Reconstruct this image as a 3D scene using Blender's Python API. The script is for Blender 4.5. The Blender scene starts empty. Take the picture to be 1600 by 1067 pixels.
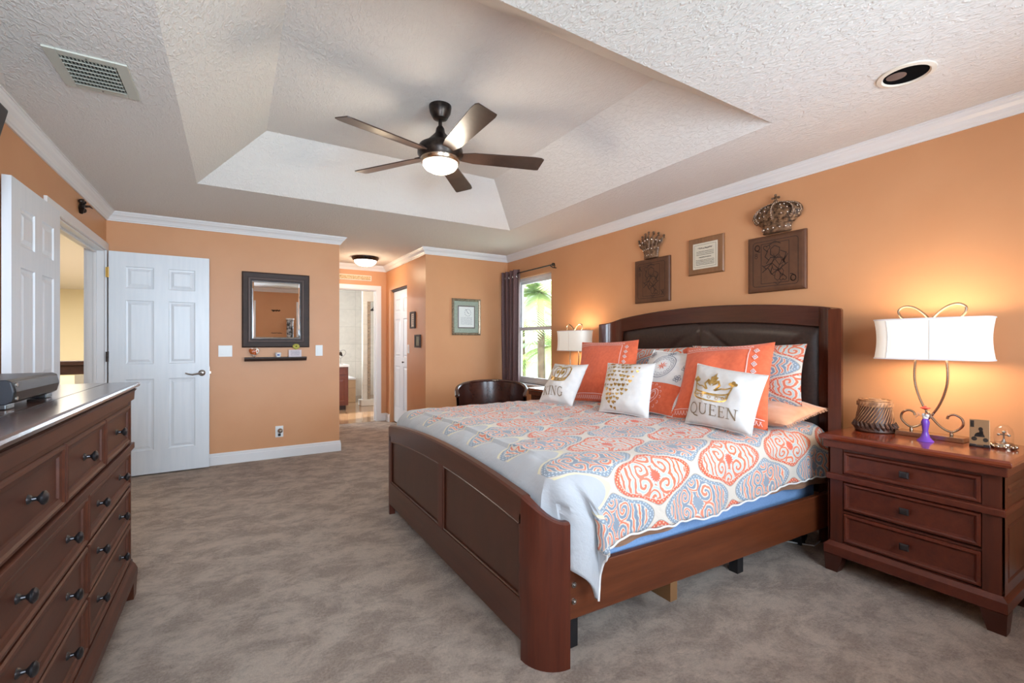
import bpy, bmesh, math, random
from mathutils import Vector, Matrix, noise
from mathutils.geometry import tessellate_polygon
PI = math.pi
S = bpy.context.scene
COL = S.collection
random.seed(7)

# ------------------------------------------------------------------ camera, world, sun, daylight, landing fill
cam_d = bpy.data.cameras.new('camera')
cam = bpy.data.objects.new('camera', cam_d); COL.objects.link(cam)
cam.location = (0, 0, 1.24)
cam.rotation_euler = (PI/2, 0, -math.radians(31.4))
cam_d.sensor_width = 36; cam_d.lens = 16.0; cam_d.shift_y = 1.5/1600; cam_d.clip_start = .02
S.camera = cam
S.view_settings.view_transform = 'Standard'; S.view_settings.look = 'None'
S.view_settings.gamma = 1; S.view_settings.exposure = 0.36; S.view_settings.use_curve_mapping = False
w = bpy.data.worlds.new('sky'); S.world = w; w.use_nodes = True
bg = w.node_tree.nodes['Background']; bg.inputs[0].default_value = (.80, .91, 1, 1); bg.inputs[1].default_value = 3.4
def light(name, kind, loc, energy, color, rot=(0,0,0), size=None, size_y=None, radius=None):
    d = bpy.data.lights.new(name, kind); d.energy = energy; d.color = color
    if kind == 'AREA':
        d.shape = 'RECTANGLE'; d.size = size; d.size_y = size_y
    if radius is not None: d.shadow_soft_size = radius
    o = bpy.data.objects.new(name, d); o.location = loc; o.rotation_euler = rot; COL.objects.link(o); return o
sun = light('sun', 'SUN', (0,0,8), 6.0, (1,.96,.88), (math.radians(48), 0, math.radians(-70))); sun.data.angle = .01
DAY = (.68, .84, 1.0)
light('window_daylight', 'AREA', (-.18,-.62,1.45), 62, DAY, (PI/2,0,0), 1.0, 1.3).data.spread = math.radians(125)
light('window_daylight', 'AREA', (1.80,-.62,1.45), 40, DAY, (PI/2,0,math.radians(-4)), 1.2, 1.3).data.spread = math.radians(110)
light('side_window_daylight', 'AREA', (3.50,4.88,1.4), 10, DAY, (PI/2,0,PI/2), .8, 1.35)
light('bathroom_window_daylight', 'AREA', (-.9,9.9,1.7), 110, (.70,.86,1), (0,-PI/2,0), .9, .9)
light('landing_fill', 'AREA', (-3.0,9.0,2.37), 260, (1,.93,.80), (0,0,0), 2.5, 5)  # unseen warm ceiling panel added to brighten the enclosed landing

# ------------------------------------------------------------------ materials
class X:
    """shader maths with python operators"""
    def __init__(s, nt, sock): s.nt = nt; s.s = sock
    def m(s, op, *o):
        n = s.nt.nodes.new('ShaderNodeMath'); n.operation = op
        for i, a in enumerate((s,)+o):
            if isinstance(a, X): s.nt.links.new(a.s, n.inputs[i])
            else: n.inputs[i].default_value = float(a)
        return X(s.nt, n.outputs[0])
    def __add__(s,o): return s.m('ADD',o)
    def __sub__(s,o): return s.m('SUBTRACT',o)
    def __mul__(s,o): return s.m('MULTIPLY',o)
    def __truediv__(s,o): return s.m('DIVIDE',o)
    def sin(s): return s.m('SINE')
    def cos(s): return s.m('COSINE')
    def abs(s): return s.m('ABSOLUTE')
    def gt(s,o): return s.m('GREATER_THAN',o)
    def lt(s,o): return s.m('LESS_THAN',o)
    def max(s,o): return s.m('MAXIMUM',o)
    def min(s,o): return s.m('MINIMUM',o)
    def atan2(s,o): return s.m('ARCTAN2',o)
    def sqrt(s): return s.m('SQRT')
    def pingpong(s,o): return s.m('PINGPONG',o)
    def fract(s): return s.m('FRACT')
    def step(s, a, b):
        n = s.nt.nodes.new('ShaderNodeMapRange'); n.inputs['From Min'].default_value = a; n.inputs['From Max'].default_value = b
        s.nt.links.new(s.s, n.inputs['Value']); return X(s.nt, n.outputs[0])
def mixc(nt, f, a, b):
    n = nt.nodes.new('ShaderNodeMix'); n.data_type = 'RGBA'
    for inp, v in ((n.inputs[0], f), (n.inputs[6], a), (n.inputs[7], b)):
        if isinstance(v, X): nt.links.new(v.s, inp)
        elif isinstance(v, bpy.types.NodeSocket): nt.links.new(v, inp)
        elif isinstance(v, (tuple, list)): inp.default_value = (*v[:3], 1)
        else: inp.default_value = v
    return n.outputs[2]
def srgb(r, g, b):
    f = lambda c: (c/255/12.92) if c <= 10 else ((c/255+.055)/1.055)**2.4
    return (f(r), f(g), f(b))
def mat(name, col, rough=.5, metal=0, emit=None, estr=0, alpha=None, trans=0, spec=.5, coat=0, sheen=0):
    m = bpy.data.materials.new(name); m.use_nodes = True
    b = m.node_tree.nodes['Principled BSDF']
    b.inputs['Base Color'].default_value = (*col, 1); b.inputs['Roughness'].default_value = rough
    b.inputs['Metallic'].default_value = metal; b.inputs['Specular IOR Level'].default_value = spec
    b.inputs['Transmission Weight'].default_value = trans; b.inputs['Coat Weight'].default_value = coat
    b.inputs['Sheen Weight'].default_value = sheen
    if emit: b.inputs['Emission Color'].default_value = (*emit, 1); b.inputs['Emission Strength'].default_value = estr
    return m
def nt_of(m): return m.node_tree, m.node_tree.nodes['Principled BSDF']
def texco(nt, kind='Object', scale=(1,1,1), rot=(0,0,0)):
    t = nt.nodes.new('ShaderNodeTexCoord'); mp = nt.nodes.new('ShaderNodeMapping')
    mp.inputs['Scale'].default_value = scale; mp.inputs['Rotation'].default_value = rot
    nt.links.new(t.outputs[kind], mp.inputs[0]); return mp.outputs[0]
def noise_tex(nt, vec, scale, detail=4, rough=.5, dist=0):
    n = nt.nodes.new('ShaderNodeTexNoise'); nt.links.new(vec, n.inputs['Vector'])
    n.inputs['Scale'].default_value = scale; n.inputs['Detail'].default_value = detail
    n.inputs['Roughness'].default_value = rough; n.inputs['Distortion'].default_value = dist
    return X(nt, n.outputs['Fac'])
def bump(nt, b, h, strength=.3, dist=.01):
    n = nt.nodes.new('ShaderNodeBump'); n.inputs['Strength'].default_value = strength; n.inputs['Distance'].default_value = dist
    nt.links.new(h.s, n.inputs['Height']); nt.links.new(n.outputs[0], b.inputs['Normal'])
def noisy(name, c1, c2, scale=8, lo=.35, hi=.65, rough=.5, bs=0, bd=.01, bscale=None, co='Object', sc=(1,1,1), detail=4, **k):
    m = mat(name, c1, rough, **k); nt, b = nt_of(m)
    v = texco(nt, co, sc); n = noise_tex(nt, v, scale, detail)
    nt.links.new(mixc(nt, n.step(lo, hi), c1, c2), b.inputs['Base Color'])
    if bs: bump(nt, b, noise_tex(nt, v, bscale or scale, 5, .6), bs, bd)
    return m
def wood(name, c1, c2, sc=(1,1,1), rough=.36, coat=.05, scale=6):
    """grain runs along the axis with the smallest scale"""
    m = mat(name, c1, rough, coat=coat); nt, b = nt_of(m); b.inputs['Coat Roughness'].default_value = .2
    v = texco(nt, 'Object', sc)
    n = noise_tex(nt, v, scale, 6, .6, .4); n2 = noise_tex(nt, v, scale*5, 3, .5)
    f = (n*.7 + n2*.3).step(.35, .65)
    nt.links.new(mixc(nt, f, c1, c2), b.inputs['Base Color'])
    return m
M = {}
M['wall'] = noisy('orange_wall_paint', srgb(207,151,108), srgb(204,147,104), 3, rough=.42, bs=.05, bd=.002, bscale=90, spec=.35)
M['white_paint'] = mat('white_trim_paint', srgb(226,224,224), .32)
M['door_white'] = noisy('white_door_paint', srgb(222,225,229), srgb(216,220,225), 30, rough=.35, bs=.08, bd=.002, bscale=40, sc=(1,1,.08))
def ceiling_mat():
    m = mat('textured_ceiling', srgb(222,217,212), .85, spec=.2); nt, b = nt_of(m)
    v = texco(nt, 'Object', (1,1,1)); v2 = texco(nt, 'Object', (1,.45,1), (0,0,.35))
    a = noise_tex(nt, v2, 62, 3, .55, 1.0).step(.46, .62); c = noise_tex(nt, v, 150, 2, .5)
    bump(nt, b, a*.8 + c*.3, .5, .006)
    return m
M['ceiling'] = ceiling_mat()
def carpet_mat():
    m = mat('beige_carpet', srgb(170,152,138), .95, spec=.1, sheen=.3); nt, b = nt_of(m)
    v = texco(nt, 'Object')
    big = noise_tex(nt, texco(nt,'Object',(1,1.35,1),(0,0,.6)), 4.2, 9, .78, .3).step(.43, .57)
    mid = noise_tex(nt, v, 26, 6, .7).step(.3, .7); fine = noise_tex(nt, v, 95, 5, .8).step(.35,.65)
    c = mixc(nt, big, srgb(136,109,90), srgb(208,185,165)); c = mixc(nt, (mid*.45), c, srgb(168,146,130))
    c = mixc(nt, (fine*.40), c, srgb(226,206,188)); 
    nt.links.new(c, b.inputs['Base Color'])
    bump(nt, b, fine*.7 + mid*.3, .9, .012)
    return m
M['carpet'] = carpet_mat()
DK = (srgb(70,32,20), srgb(98,47,28))
M['wood_x'] = wood('cherry_wood_x', srgb(74,28,17), srgb(98,42,25), (.25,3,3))
M['wood_y'] = wood('cherry_wood_y', srgb(74,28,17), srgb(98,42,25), (3,.25,3))
M['wood_z'] = wood('cherry_wood_z', srgb(64,25,15), srgb(88,38,22), (3,3,.25))
M['wood_panel'] = wood('footboard_veneer', srgb(58,29,18), srgb(74,38,24), (2,2,.5), scale=3)
M['wood_top'] = wood('polished_cherry_top', srgb(92,32,15), srgb(128,50,24), (.4,3,3), rough=.14, coat=.8)
M['dresser'] = wood('dresser_wood', srgb(68,32,19), srgb(86,44,27), (.3,3,3), rough=.45, coat=.0)
M['dresser_top'] = wood('dresser_top_wood', srgb(62,40,32), srgb(84,54,42), (.3,3,3), rough=.2, coat=.45)
M['dark_wood'] = wood('dark_espresso_wood', srgb(38,25,22), srgb(58,38,32), (3,.4,3), rough=.3)
M['bronze'] = noisy('oil_rubbed_bronze', srgb(40,34,32), srgb(70,60,54), 25, rough=.35, metal=.8)
M['knob'] = mat('pewter_knob_metal', srgb(74,72,74), .35, .9)
M['steel'] = mat('brushed_steel', srgb(170,165,160), .28, 1)
M['nickel'] = mat('warm_nickel', srgb(176,160,142), .25, 1)
M['brass'] = mat('brass', srgb(190,150,80), .3, 1)
M['gold'] = noisy('gold_foil_print', srgb(176,138,72), srgb(220,186,118), 30, rough=.28, metal=.85)
M['black'] = mat('black_plastic', srgb(24,24,27), .3)
M['matte_black'] = mat('matte_black_baffle', srgb(12,12,14), .9, spec=.05)
M['leather'] = noisy('dark_brown_leather', srgb(40,25,21), srgb(54,35,29), 60, rough=.34, bs=.15, bd=.002, bscale=160)
M['orange_cloth'] = noisy('orange_cotton', srgb(216,96,58), srgb(226,106,66), 40, rough=.85, bs=.15, bd=.002, bscale=300, sheen=.2)
M['white_cloth'] = noisy('white_cotton', srgb(216,212,208), srgb(208,205,203), 30, rough=.8, bs=.1, bd=.002, bscale=300)
M['pink_thread'] = mat('pale_pink_embroidery', srgb(238,190,180), .8)
M['gray_thread'] = mat('slate_grey_embroidery', srgb(118,120,132), .8)
M['tan_cloth'] = noisy('tan_satin', srgb(214,152,112), srgb(222,164,124), 20, rough=.5, sheen=.4)
M['blue_cloth'] = noisy('blue_box_spring_cloth', srgb(112,142,184), srgb(124,154,194), 200, rough=.8)
M['brown_sheet'] = noisy('brown_striped_sheet', srgb(150,112,88), srgb(126,90,68), 30, rough=.8, sc=(.3,1,4))
M['curtain'] = noisy('dark_plum_curtain', srgb(84,52,50), srgb(96,62,60), 60, rough=.6, sheen=.1)
M['paper'] = mat('cream_paper', srgb(214,204,184), .8)
M['ink'] = mat('dark_ink', srgb(60,50,44), .8)
M['plastic_white'] = mat('white_plastic', srgb(226,226,224), .35)
M['shade'] = mat('white_lamp_shade_fabric', srgb(245,240,230), .8, emit=(1,.90,.76), estr=.16)
M['shade_trim'] = mat('lamp_shade_trim', srgb(206,204,206), .7, emit=(1,.92,.8), estr=.12)
M['glow'] = mat('lit_frosted_glass', srgb(250,240,225), .4, emit=(1,.92,.78), estr=2.6)
def thin_glass():
    m = bpy.data.materials.new('clear_glass'); m.use_nodes = True; nt = m.node_tree
    for n in list(nt.nodes): nt.nodes.remove(n)
    o = nt.nodes.new('ShaderNodeOutputMaterial'); t = nt.nodes.new('ShaderNodeBsdfTransparent'); g = nt.nodes.new('ShaderNodeBsdfGlossy')
    g.inputs['Roughness'].default_value = .02; lw = nt.nodes.new('ShaderNodeLayerWeight'); lw.inputs[0].default_value = .12
    mx = nt.nodes.new('ShaderNodeMixShader'); nt.links.new(lw.outputs['Facing'], mx.inputs[0])
    nt.links.new(t.outputs[0], mx.inputs[1]); nt.links.new(g.outputs[0], mx.inputs[2]); nt.links.new(mx.outputs[0], o.inputs[0])
    return m
M['glass'] = thin_glass()
M['frame_lip'] = mat('dull_pewter_lip', srgb(112,100,98), .4, .3)
M['mirror'] = mat('mirror_glass', (.92,.94,.95), .01, 1)
def tile_mat(name, c1, c2, grout, bw, bh, rough, vec='Object', rot=(0,0,0), offset=0, mortar=.004):
    m = mat(name, c1, rough, coat=.3); nt, b = nt_of(m); v = texco(nt, vec, (1,1,1), rot)
    br = nt.nodes.new('ShaderNodeTexBrick'); nt.links.new(v, br.inputs['Vector'])
    br.inputs['Scale'].default_value = 1; br.inputs['Brick Width'].default_value = bw; br.inputs['Row Height'].default_value = bh
    br.inputs['Mortar Size'].default_value = mortar; br.offset = offset
    br.inputs['Color1'].default_value = (*c1,1); br.inputs['Color2'].default_value = (*c2,1); br.inputs['Mortar'].default_value = (*grout,1)
    n = noise_tex(nt, texco(nt, vec), 5, 6, .65, 1.5).step(.4,.65)
    nt.links.new(mixc(nt, n*.35, br.outputs['Color'], tuple(c*.72 for c in c1)), b.inputs['Base Color'])
    return m
M['bath_tile_wall'] = tile_mat('marble_wall_tile', srgb(216,208,196), srgb(208,200,188), srgb(190,182,170), .4, .4, .25, rot=(PI/2,0,0))
M['bath_tile_side'] = tile_mat('marble_side_tile', srgb(216,204,186), srgb(206,196,178), srgb(190,180,166), .4, .4, .25, rot=(PI/2,0,PI/2))
M['bath_floor'] = tile_mat('tan_floor_tile', srgb(176,138,102), srgb(160,124,92), srgb(130,104,80), .42, .42, .12)
M['tan_tile'] = tile_mat('tan_tub_tile', srgb(198,164,128), srgb(190,154,118), srgb(160,130,100), .3, .3, .2, rot=(PI/2,0,0))
M['mosaic'] = tile_mat('mosaic_tile', srgb(150,120,92), srgb(96,78,66), srgb(190,175,155), .03, .03, .3, rot=(PI/2,0,0), mortar=.003)
M['cream_wall'] = mat('cream_landing_paint', srgb(240,231,200), .6)
M['leaf'] = noisy('palm_leaf_green', srgb(130,172,120), srgb(206,216,140), 2, rough=.5)
M['bark'] = noisy('palm_bark', srgb(120,104,86), srgb(90,78,64), 12, rough=.9)
M['lawn'] = noisy('lawn_green', srgb(120,160,90), srgb(160,190,120), 2, rough=.9)
M['stucco'] = mat('pale_stucco', srgb(240,232,216), .8)

# patterned duvet: lattice of pointed medallions, alternately rimmed in orange and blue-grey
def damask(name, P=.54, Q=.33, ox=1.545, oy=.0, plain=True):
    m = mat(name, (.7,.7,.7), .85, sheen=.15); nt, b = nt_of(m)
    t = nt.nodes.new('ShaderNodeTexCoord'); sp = nt.nodes.new('ShaderNodeSeparateXYZ'); nt.links.new(t.outputs['UV'], sp.inputs[0])
    nz = nt.nodes.new('ShaderNodeTexNoise'); nt.links.new(t.outputs['UV'], nz.inputs['Vector']); nz.inputs['Scale'].default_value = 5
    u = X(nt, sp.outputs[0]); v = X(nt, sp.outputs[1])
    a = (u - ox)*(2*PI/P); c = (v - oy)*(2*PI/Q)
    ca = a.cos(); cc = c.cos()
    # ogee outline: pointed along u, lobed along v
    f = ca*1.0 + cc*1.20 + (a*3).cos()*.14 - (c*3).cos()*.06
    g = f.abs()
    pos = f.gt(0)
    # local folded coordinates of each cell
    la = (u-ox)/P; lc = (v-oy)/Q
    def fold(z): return (z+.5).fract() - .5
    fa0 = fold(la); fc0 = fold(lc); fa1 = fold(la+.5); fc1 = fold(lc+.5)
    fa = (fa0*pos + fa1*(pos*-1+1))*P; fc = (fc0*pos + fc1*(pos*-1+1)).abs()*Q
    jit = noise_tex(nt, t.outputs['UV'], 16, 2, .5)*9.0
    # paisley scrolls: spirals round two centres in each half medallion
    def spiral(cx, cy, k, n, ph):
        dx = fa - cx; dy = fc - cy
        r = (dx*dx + dy*dy).sqrt(); th = dy.atan2(dx)
        return (r*k + th*n + ph + jit).sin(), r
    s1, r1 = spiral(.055, .045, 190, 1, 0); s2, r2 = spiral(-.075, .035, 215, -1, 1.2); s3, r3 = spiral(-.01, .10, 200, 2, .5)
    near1 = r1.lt(r2); s12 = s1*near1 + s2*(near1*-1+1); m3 = r3.lt(r1.min(r2)); s = s3*m3 + s12*(m3*-1+1)
    th = fc.atan2(fa); rr = (fa*fa + fc*fc).sqrt()
    petal = ((th*7).sin().abs()*.010 + .020 - rr)
    line = s.gt(.35); line2 = s.lt(-.72)
    dots = ((fa*300).sin()*(fc*300).sin()).gt(.45)
    OR = srgb(200,84,52); GB = srgb(126,138,150); CR = srgb(200,188,174); PL = srgb(168,169,172); YE = srgb(206,196,158); LB = srgb(168,180,184)
    # interior
    inA = mixc(nt, line, srgb(202,188,170), srgb(206,104,70)); inA = mixc(nt, line2, inA, LB)
    inB = mixc(nt, line, srgb(200,188,172), srgb(118,132,148)); inB = mixc(nt, line2, inB, srgb(214,116,84))
    inA = mixc(nt, petal.gt(0), inA, OR); inB = mixc(nt, petal.gt(0), inB, GB)
    bandA = mixc(nt, dots, OR, srgb(222,170,138)); bandB = mixc(nt, dots, GB, srgb(180,190,200))
    cA = mixc(nt, g.gt(.50), bandA, CR); cA = mixc(nt, g.gt(.55), cA, inA)
    cB = mixc(nt, g.gt(.50), bandB, CR); cB = mixc(nt, g.gt(.55), cB, inB)
    col = mixc(nt, pos, cB, cA)
    edge = g.lt(.15)
    col = mixc(nt, edge, col, CR)
    col = mixc(nt, (g - .15).abs().lt(.022), col, srgb(150,140,128))
    if plain:
        colP = mixc(nt, (g-.09).abs().lt(.08), PL, YE)
        pf = u.lt(ox - P*.5)*pos; # positive cells past the last row are plain
        col = mixc(nt, pf, col, colP); col = mixc(nt, u.lt(ox - P*.5)*g.lt(.02), col, YE)
        col = mixc(nt, u.lt(ox - P*.93), col, PL)
    nt.links.new(mixc(nt, X(nt, nz.outputs['Fac']).step(.3,.7)*.12, col, (.42,.42,.44)), b.inputs['Base Color'])
    cl = noise_tex(nt, t.outputs['UV'], 14, 4, .6); bump(nt, b, cl, .35, .02)
    return m
M['duvet'] = damask('patterned_duvet_cotton', oy=1.316)
M['sham'] = damask('patterned_sham_cotton', P=.46, Q=.30, ox=.46, oy=.15, plain=False)

# ------------------------------------------------------------------ mesh builder
class MB:
    def __init__(s): s.v = []; s.f = []; s.mi = []; s.cur = 0; s.uv = {}; s.T = None
    def add(s, vs, fs):
        b = len(s.v)
        if s.T is not None: vs = [s.T @ Vector(p) for p in vs]
        s.v += [tuple(p) for p in vs]; s.f += [tuple(b+i for i in f) for f in fs]; s.mi += [s.cur]*len(fs)
        return s
    def box(s, x0, x1, y0, y1, z0, z1, bev=0, seg=2):
        if bev <= 0:
            vs = [(x,y,z) for z in (z0,z1) for y in (y0,y1) for x in (x0,x1)]
            return s.add(vs, [(0,2,3,1),(4,5,7,6),(0,1,5,4),(2,6,7,3),(0,4,6,2),(1,3,7,5)])
        bm = bmesh.new(); bmesh.ops.create_cube(bm, size=1)
        for v in bm.verts: v.co = Vector(((x0+x1)/2+v.co.x*(x1-x0), (y0+y1)/2+v.co.y*(y1-y0), (z0+z1)/2+v.co.z*(z1-z0)))
        bmesh.ops.bevel(bm, geom=bm.edges[:], offset=bev, segments=seg, affect='EDGES', profile=.6)
        return s.frombm(bm)
    def frombm(s, bm):
        bm.verts.index_update()
        s.add([v.co[:] for v in bm.verts], [[v.index for v in f.verts] for f in bm.faces]); bm.free(); return s
    def loft(s, rings, closed=True, caps=True):
        n = len(rings[0]); vs = [p for r in rings for p in r]; fs = []
        for i in range(len(rings)-1):
            for j in range(n if closed else n-1):
                k = (j+1) % n; fs.append((i*n+j, i*n+k, (i+1)*n+k, (i+1)*n+j))
        if caps and closed: fs.append(tuple(range(n))[::-1]); fs.append(tuple((len(rings)-1)*n+j for j in range(n)))
        return s.add(vs, fs)
    def lathe(s, prof, c=(0,0,0), n=24, sx=1, sy=1, axis='z', caps=True):
        rings = []
        for r, z in prof:
            ring = []
            for j in range(n):
                a = 2*PI*j/n; p = (r*sx*math.cos(a), r*sy*math.sin(a), z)
                if axis == 'x': p = (p[2], p[0], p[1])
                if axis == 'y': p = (p[1], p[2], p[0])
                ring.append((c[0]+p[0], c[1]+p[1], c[2]+p[2]))
            rings.append(ring)
        return s.loft(rings, True, caps)
    def cyl(s, c, r, h, axis='z', n=20, r2=None): return s.lathe([(r,0),(r if r2 is None else r2, h)], c, n, axis=axis)
    def ball(s, c, r, n=10, sz=(1,1,1)):
        k = max(5, n//2+1)
        pr = [(max(r*math.sin(PI*i/k), r*.02), -r*math.cos(PI*i/k)) for i in range(k+1)]
        rings = [[(c[0]+q*sz[0]*math.cos(2*PI*j/n), c[1]+q*sz[1]*math.sin(2*PI*j/n), c[2]+z*sz[2]) for j in range(n)] for q, z in pr]
        return s.loft(rings)
    def tube(s, pts, r, n=8, closed=False, flat=1):
        pts = [Vector(p) for p in pts]; rings = []; N = len(pts); up = None
        for i, p in enumerate(pts):
            if closed: d = pts[(i+1)%N]-pts[i-1]
            else: d = pts[min(i+1,N-1)]-pts[max(i-1,0)]
            d.normalize()
            if up is None: up = Vector((0,0,1)) if abs(d.z) < .9 else Vector((1,0,0))
            a = d.cross(up)
            if a.length < 1e-6: a = d.orthogonal()
            a.normalize(); up = a.cross(d).normalized()
            rr = r[i] if isinstance(r, (list,tuple)) else r
            rings.append([p + (a*math.cos(2*PI*j/n) + up*flat*math.sin(2*PI*j/n))*rr for j in range(n)])
        if closed: rings.append(rings[0])
        return s.loft(rings, True, not closed)
    def prism(s, poly, z0, z1, plane='xy'):
        """poly = 2D outline (any), extruded between z0 and z1 along the missing axis"""
        tri = tessellate_polygon([[Vector((p[0],p[1],0)) for p in poly]]); n = len(poly)
        def P(p, z): return {'xy': (p[0],p[1],z), 'xz': (p[0],z,p[1]), 'yz': (z,p[0],p[1])}[plane]
        vs = [P(p,z0) for p in poly] + [P(p,z1) for p in poly]
        fs = [t for t in tri] + [tuple(i+n for i in t) for t in tri] + [(i,(i+1)%n,(i+1)%n+n,i+n) for i in range(n)]
        return s.add(vs, fs)
    def grid(s, fn, nu, nv, uv=None):
        b = len(s.v)
        vs = [fn(i/nu, j/nv) for j in range(nv+1) for i in range(nu+1)]
        fs = [(j*(nu+1)+i, j*(nu+1)+i+1, (j+1)*(nu+1)+i+1, (j+1)*(nu+1)+i) for j in range(nv) for i in range(nu)]
        s.add(vs, fs)
        if uv:
            for j in range(nv+1):
                for i in range(nu+1): s.uv[b+j*(nu+1)+i] = uv(i/nu, j/nv)
        return s
    def panel(s, x0, x1, z0, z1, y, loops, flip=1):
        """nested rectangles on a face at y (front looks to -y*flip): loops = [(inset, depth)...]"""
        prev = None; vs = []; fs = []
        for ins, d in loops:
            yy = y + d*flip
            vs += [(x0+ins,yy,z0+ins),(x1-ins,yy,z0+ins),(x1-ins,yy,z1-ins),(x0+ins,yy,z1-ins)]
        for k in range(len(loops)-1):
            for j in range(4): fs.append((k*4+j, k*4+(j+1)%4, (k+1)*4+(j+1)%4, (k+1)*4+j))
        k = len(loops)-1; fs.append((k*4,k*4+1,k*4+2,k*4+3))
        return s.add(vs, fs)
    def build(s, name, m, parent=None, smooth=False, world=False, weld=True, bevel=0, angle=40):
        me = bpy.data.meshes.new(name)
        vs = s.v
        if world and parent is not None:
            inv = (Matrix.Translation(parent.location) @ Matrix.Rotation(parent.rotation_euler.z, 4, 'Z')).inverted()
            vs = [tuple(inv @ Vector(p)) for p in vs]
        me.from_pydata(vs, [], s.f); me.update()
        if s.uv:
            ul = me.uv_layers.new(name='UVMap')
            for l in me.loops: ul.data[l.index].uv = s.uv.get(l.vertex_index, (0,0))
        for p, mi in zip(me.polygons, s.mi): p.material_index = mi
        for mm in (m if isinstance(m, (list,tuple)) else [m]): me.materials.append(M[mm] if isinstance(mm, str) else mm)
        bm = bmesh.new(); bm.from_mesh(me)
        if weld: bmesh.ops.remove_doubles(bm, verts=bm.verts, dist=1e-5)
        bmesh.ops.recalc_face_normals(bm, faces=bm.faces); bm.to_mesh(me); bm.free()
        if smooth:
            me.shade_smooth()
            me.set_sharp_from_angle(angle=math.radians(angle))
        o = bpy.data.objects.new(name, me); COL.objects.link(o)
        if bevel:
            md = o.modifiers.new('bevel', 'BEVEL'); md.width = bevel; md.segments = 2; md.limit_method = 'ANGLE'; md.angle_limit = math.radians(50)
        if parent is not None: o.parent = parent
        return o
def thing(name, label, cat, loc=(0,0,0), rz=0, group=None):
    o = bpy.data.objects.new(name, None); o.empty_display_size = .1; COL.objects.link(o)
    o.location = loc; o.rotation_euler = (0,0,rz); o['label'] = label; o['category'] = cat
    if group: o['group'] = group
    return o
def tag(o, label, cat, group=None, kind=None):
    o['label'] = label; o['category'] = cat
    if group: o['group'] = group
    if kind: o['kind'] = kind
    return o
def struct(o): o['kind'] = 'structure'; return o
def copy_tree(o, parent=None):
    c = o.copy(); COL.objects.link(c)
    if parent is not None: c.parent = parent
    for ch in [x for x in bpy.data.objects if x.parent == o]: copy_tree(ch, c)
    return c
def lab(o, t): o['label'] = t; return o

# 2D drawing helpers: shapes for prints, engravings and lettering, mapped on a surface
def ribbon(pts, w):
    out = []; n = len(pts)
    for i in range(n-1):
        (x0,y0),(x1,y1) = pts[i], pts[i+1]; d = math.hypot(x1-x0,y1-y0) or 1e-6
        nx, ny = -(y1-y0)/d*w/2, (x1-x0)/d*w/2; ex, ey = (x1-x0)/d*w*.2, (y1-y0)/d*w*.2
        out.append([(x0+nx-ex,y0+ny-ey),(x0-nx-ex,y0-ny-ey),(x1-nx+ex,y1-ny+ey),(x1+nx+ex,y1+ny+ey)])
    return out
def arc(cx, cy, rx, ry, a0, a1, n=14):
    return [(cx+rx*math.cos(math.radians(a0+(a1-a0)*i/n)), cy+ry*math.sin(math.radians(a0+(a1-a0)*i/n))) for i in range(n+1)]
def heart(cx, cy, s, rot=0, n=20):
    pts = []
    for i in range(n):
        t = 2*PI*i/n; x = 16*math.sin(t)**3; y = 13*math.cos(t)-5*math.cos(2*t)-2*math.cos(3*t)-math.cos(4*t)
        x, y = x/17*s/2, y/17*s/2; c, k = math.cos(rot), math.sin(rot)
        pts.append((cx+x*c-y*k, cy+x*k+y*c))
    return pts
def closed(p): return p + [p[0]]
def glyph(ch, x, y, h, th=.14, tn=.05):
    """serif capital of height h at (x,y); returns shapes and advance"""
    T = th*h; N = tn*h; o = []
    def L(p, w): o.extend(ribbon([(x+a*h, y+b*h) for a, b in p], w))
    def serif(cx, yy, w=.13): L([(cx-w, yy), (cx+w, yy)], N)
    if ch == 'I': L([(.15,0),(.15,1)], T); serif(.15,.02); serif(.15,.98); adv = .36
    elif ch == 'K':
        L([(.15,0),(.15,1)], T); serif(.15,.02); serif(.15,.98); L([(.18,.45),(.62,.98)], N); L([(.32,.60),(.70,.02)], T); serif(.62,.98); serif(.70,.02); adv = .88
    elif ch == 'N': L([(.12,0),(.12,1)], N); L([(.12,.98),(.72,.02)], T); L([(.72,0),(.72,1)], N); serif(.12,.02); serif(.08,.98); serif(.72,.98); adv = .90
    elif ch == 'E': L([(.14,0),(.14,1)], T); L([(.02,.02),(.55,.02),(.58,.18)], N); L([(.02,.98),(.53,.98),(.55,.82)], N); L([(.14,.52),(.44,.52)], N); L([(.44,.42),(.44,.62)], N); adv = .68
    elif ch == 'U': L([(.14,.98),(.14,.35)], T); L(arc(.42,.32,.28,.31,180,360), (T+N)/2); L([(.70,.35),(.70,.98)], N); serif(.14,.98); serif(.70,.98); adv = .90
    elif ch in 'QG':
        if ch == 'Q': L(closed(arc(.46,.5,.40,.48,0,350,26)), (T+N)/2); L([(.40,.06),(.60,-.14),(.92,-.20)], T*.8); adv = 1.0
        else: L(arc(.46,.5,.38,.48,48,330,22), (T+N)/2); L([(.78,.08),(.78,.42)], T*.8); serif(.76,.42,.12); adv = .96
    elif ch == '8': L(closed(arc(.3,.74,.20,.22,0,350)), N*2); L(closed(arc(.3,.27,.25,.26,0,350)), N*2); adv = .7
    else: adv = .4
    return o, adv*h
def word(t, x, y, h, sp=.06, **k):
    o = []
    for ch in t:
        g, a = glyph(ch, x, y, h, **k); o += g; x += a + sp*h
    return o
def scribble(x0, x1, y, h, rng, w):
    pts = []; n = int((x1-x0)/(h*.28))
    for i in range(n+1): pts.append((x0+(x1-x0)*i/max(n,1), y + rng.uniform(-.5,.5)*h))
    return ribbon(pts, w)
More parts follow.
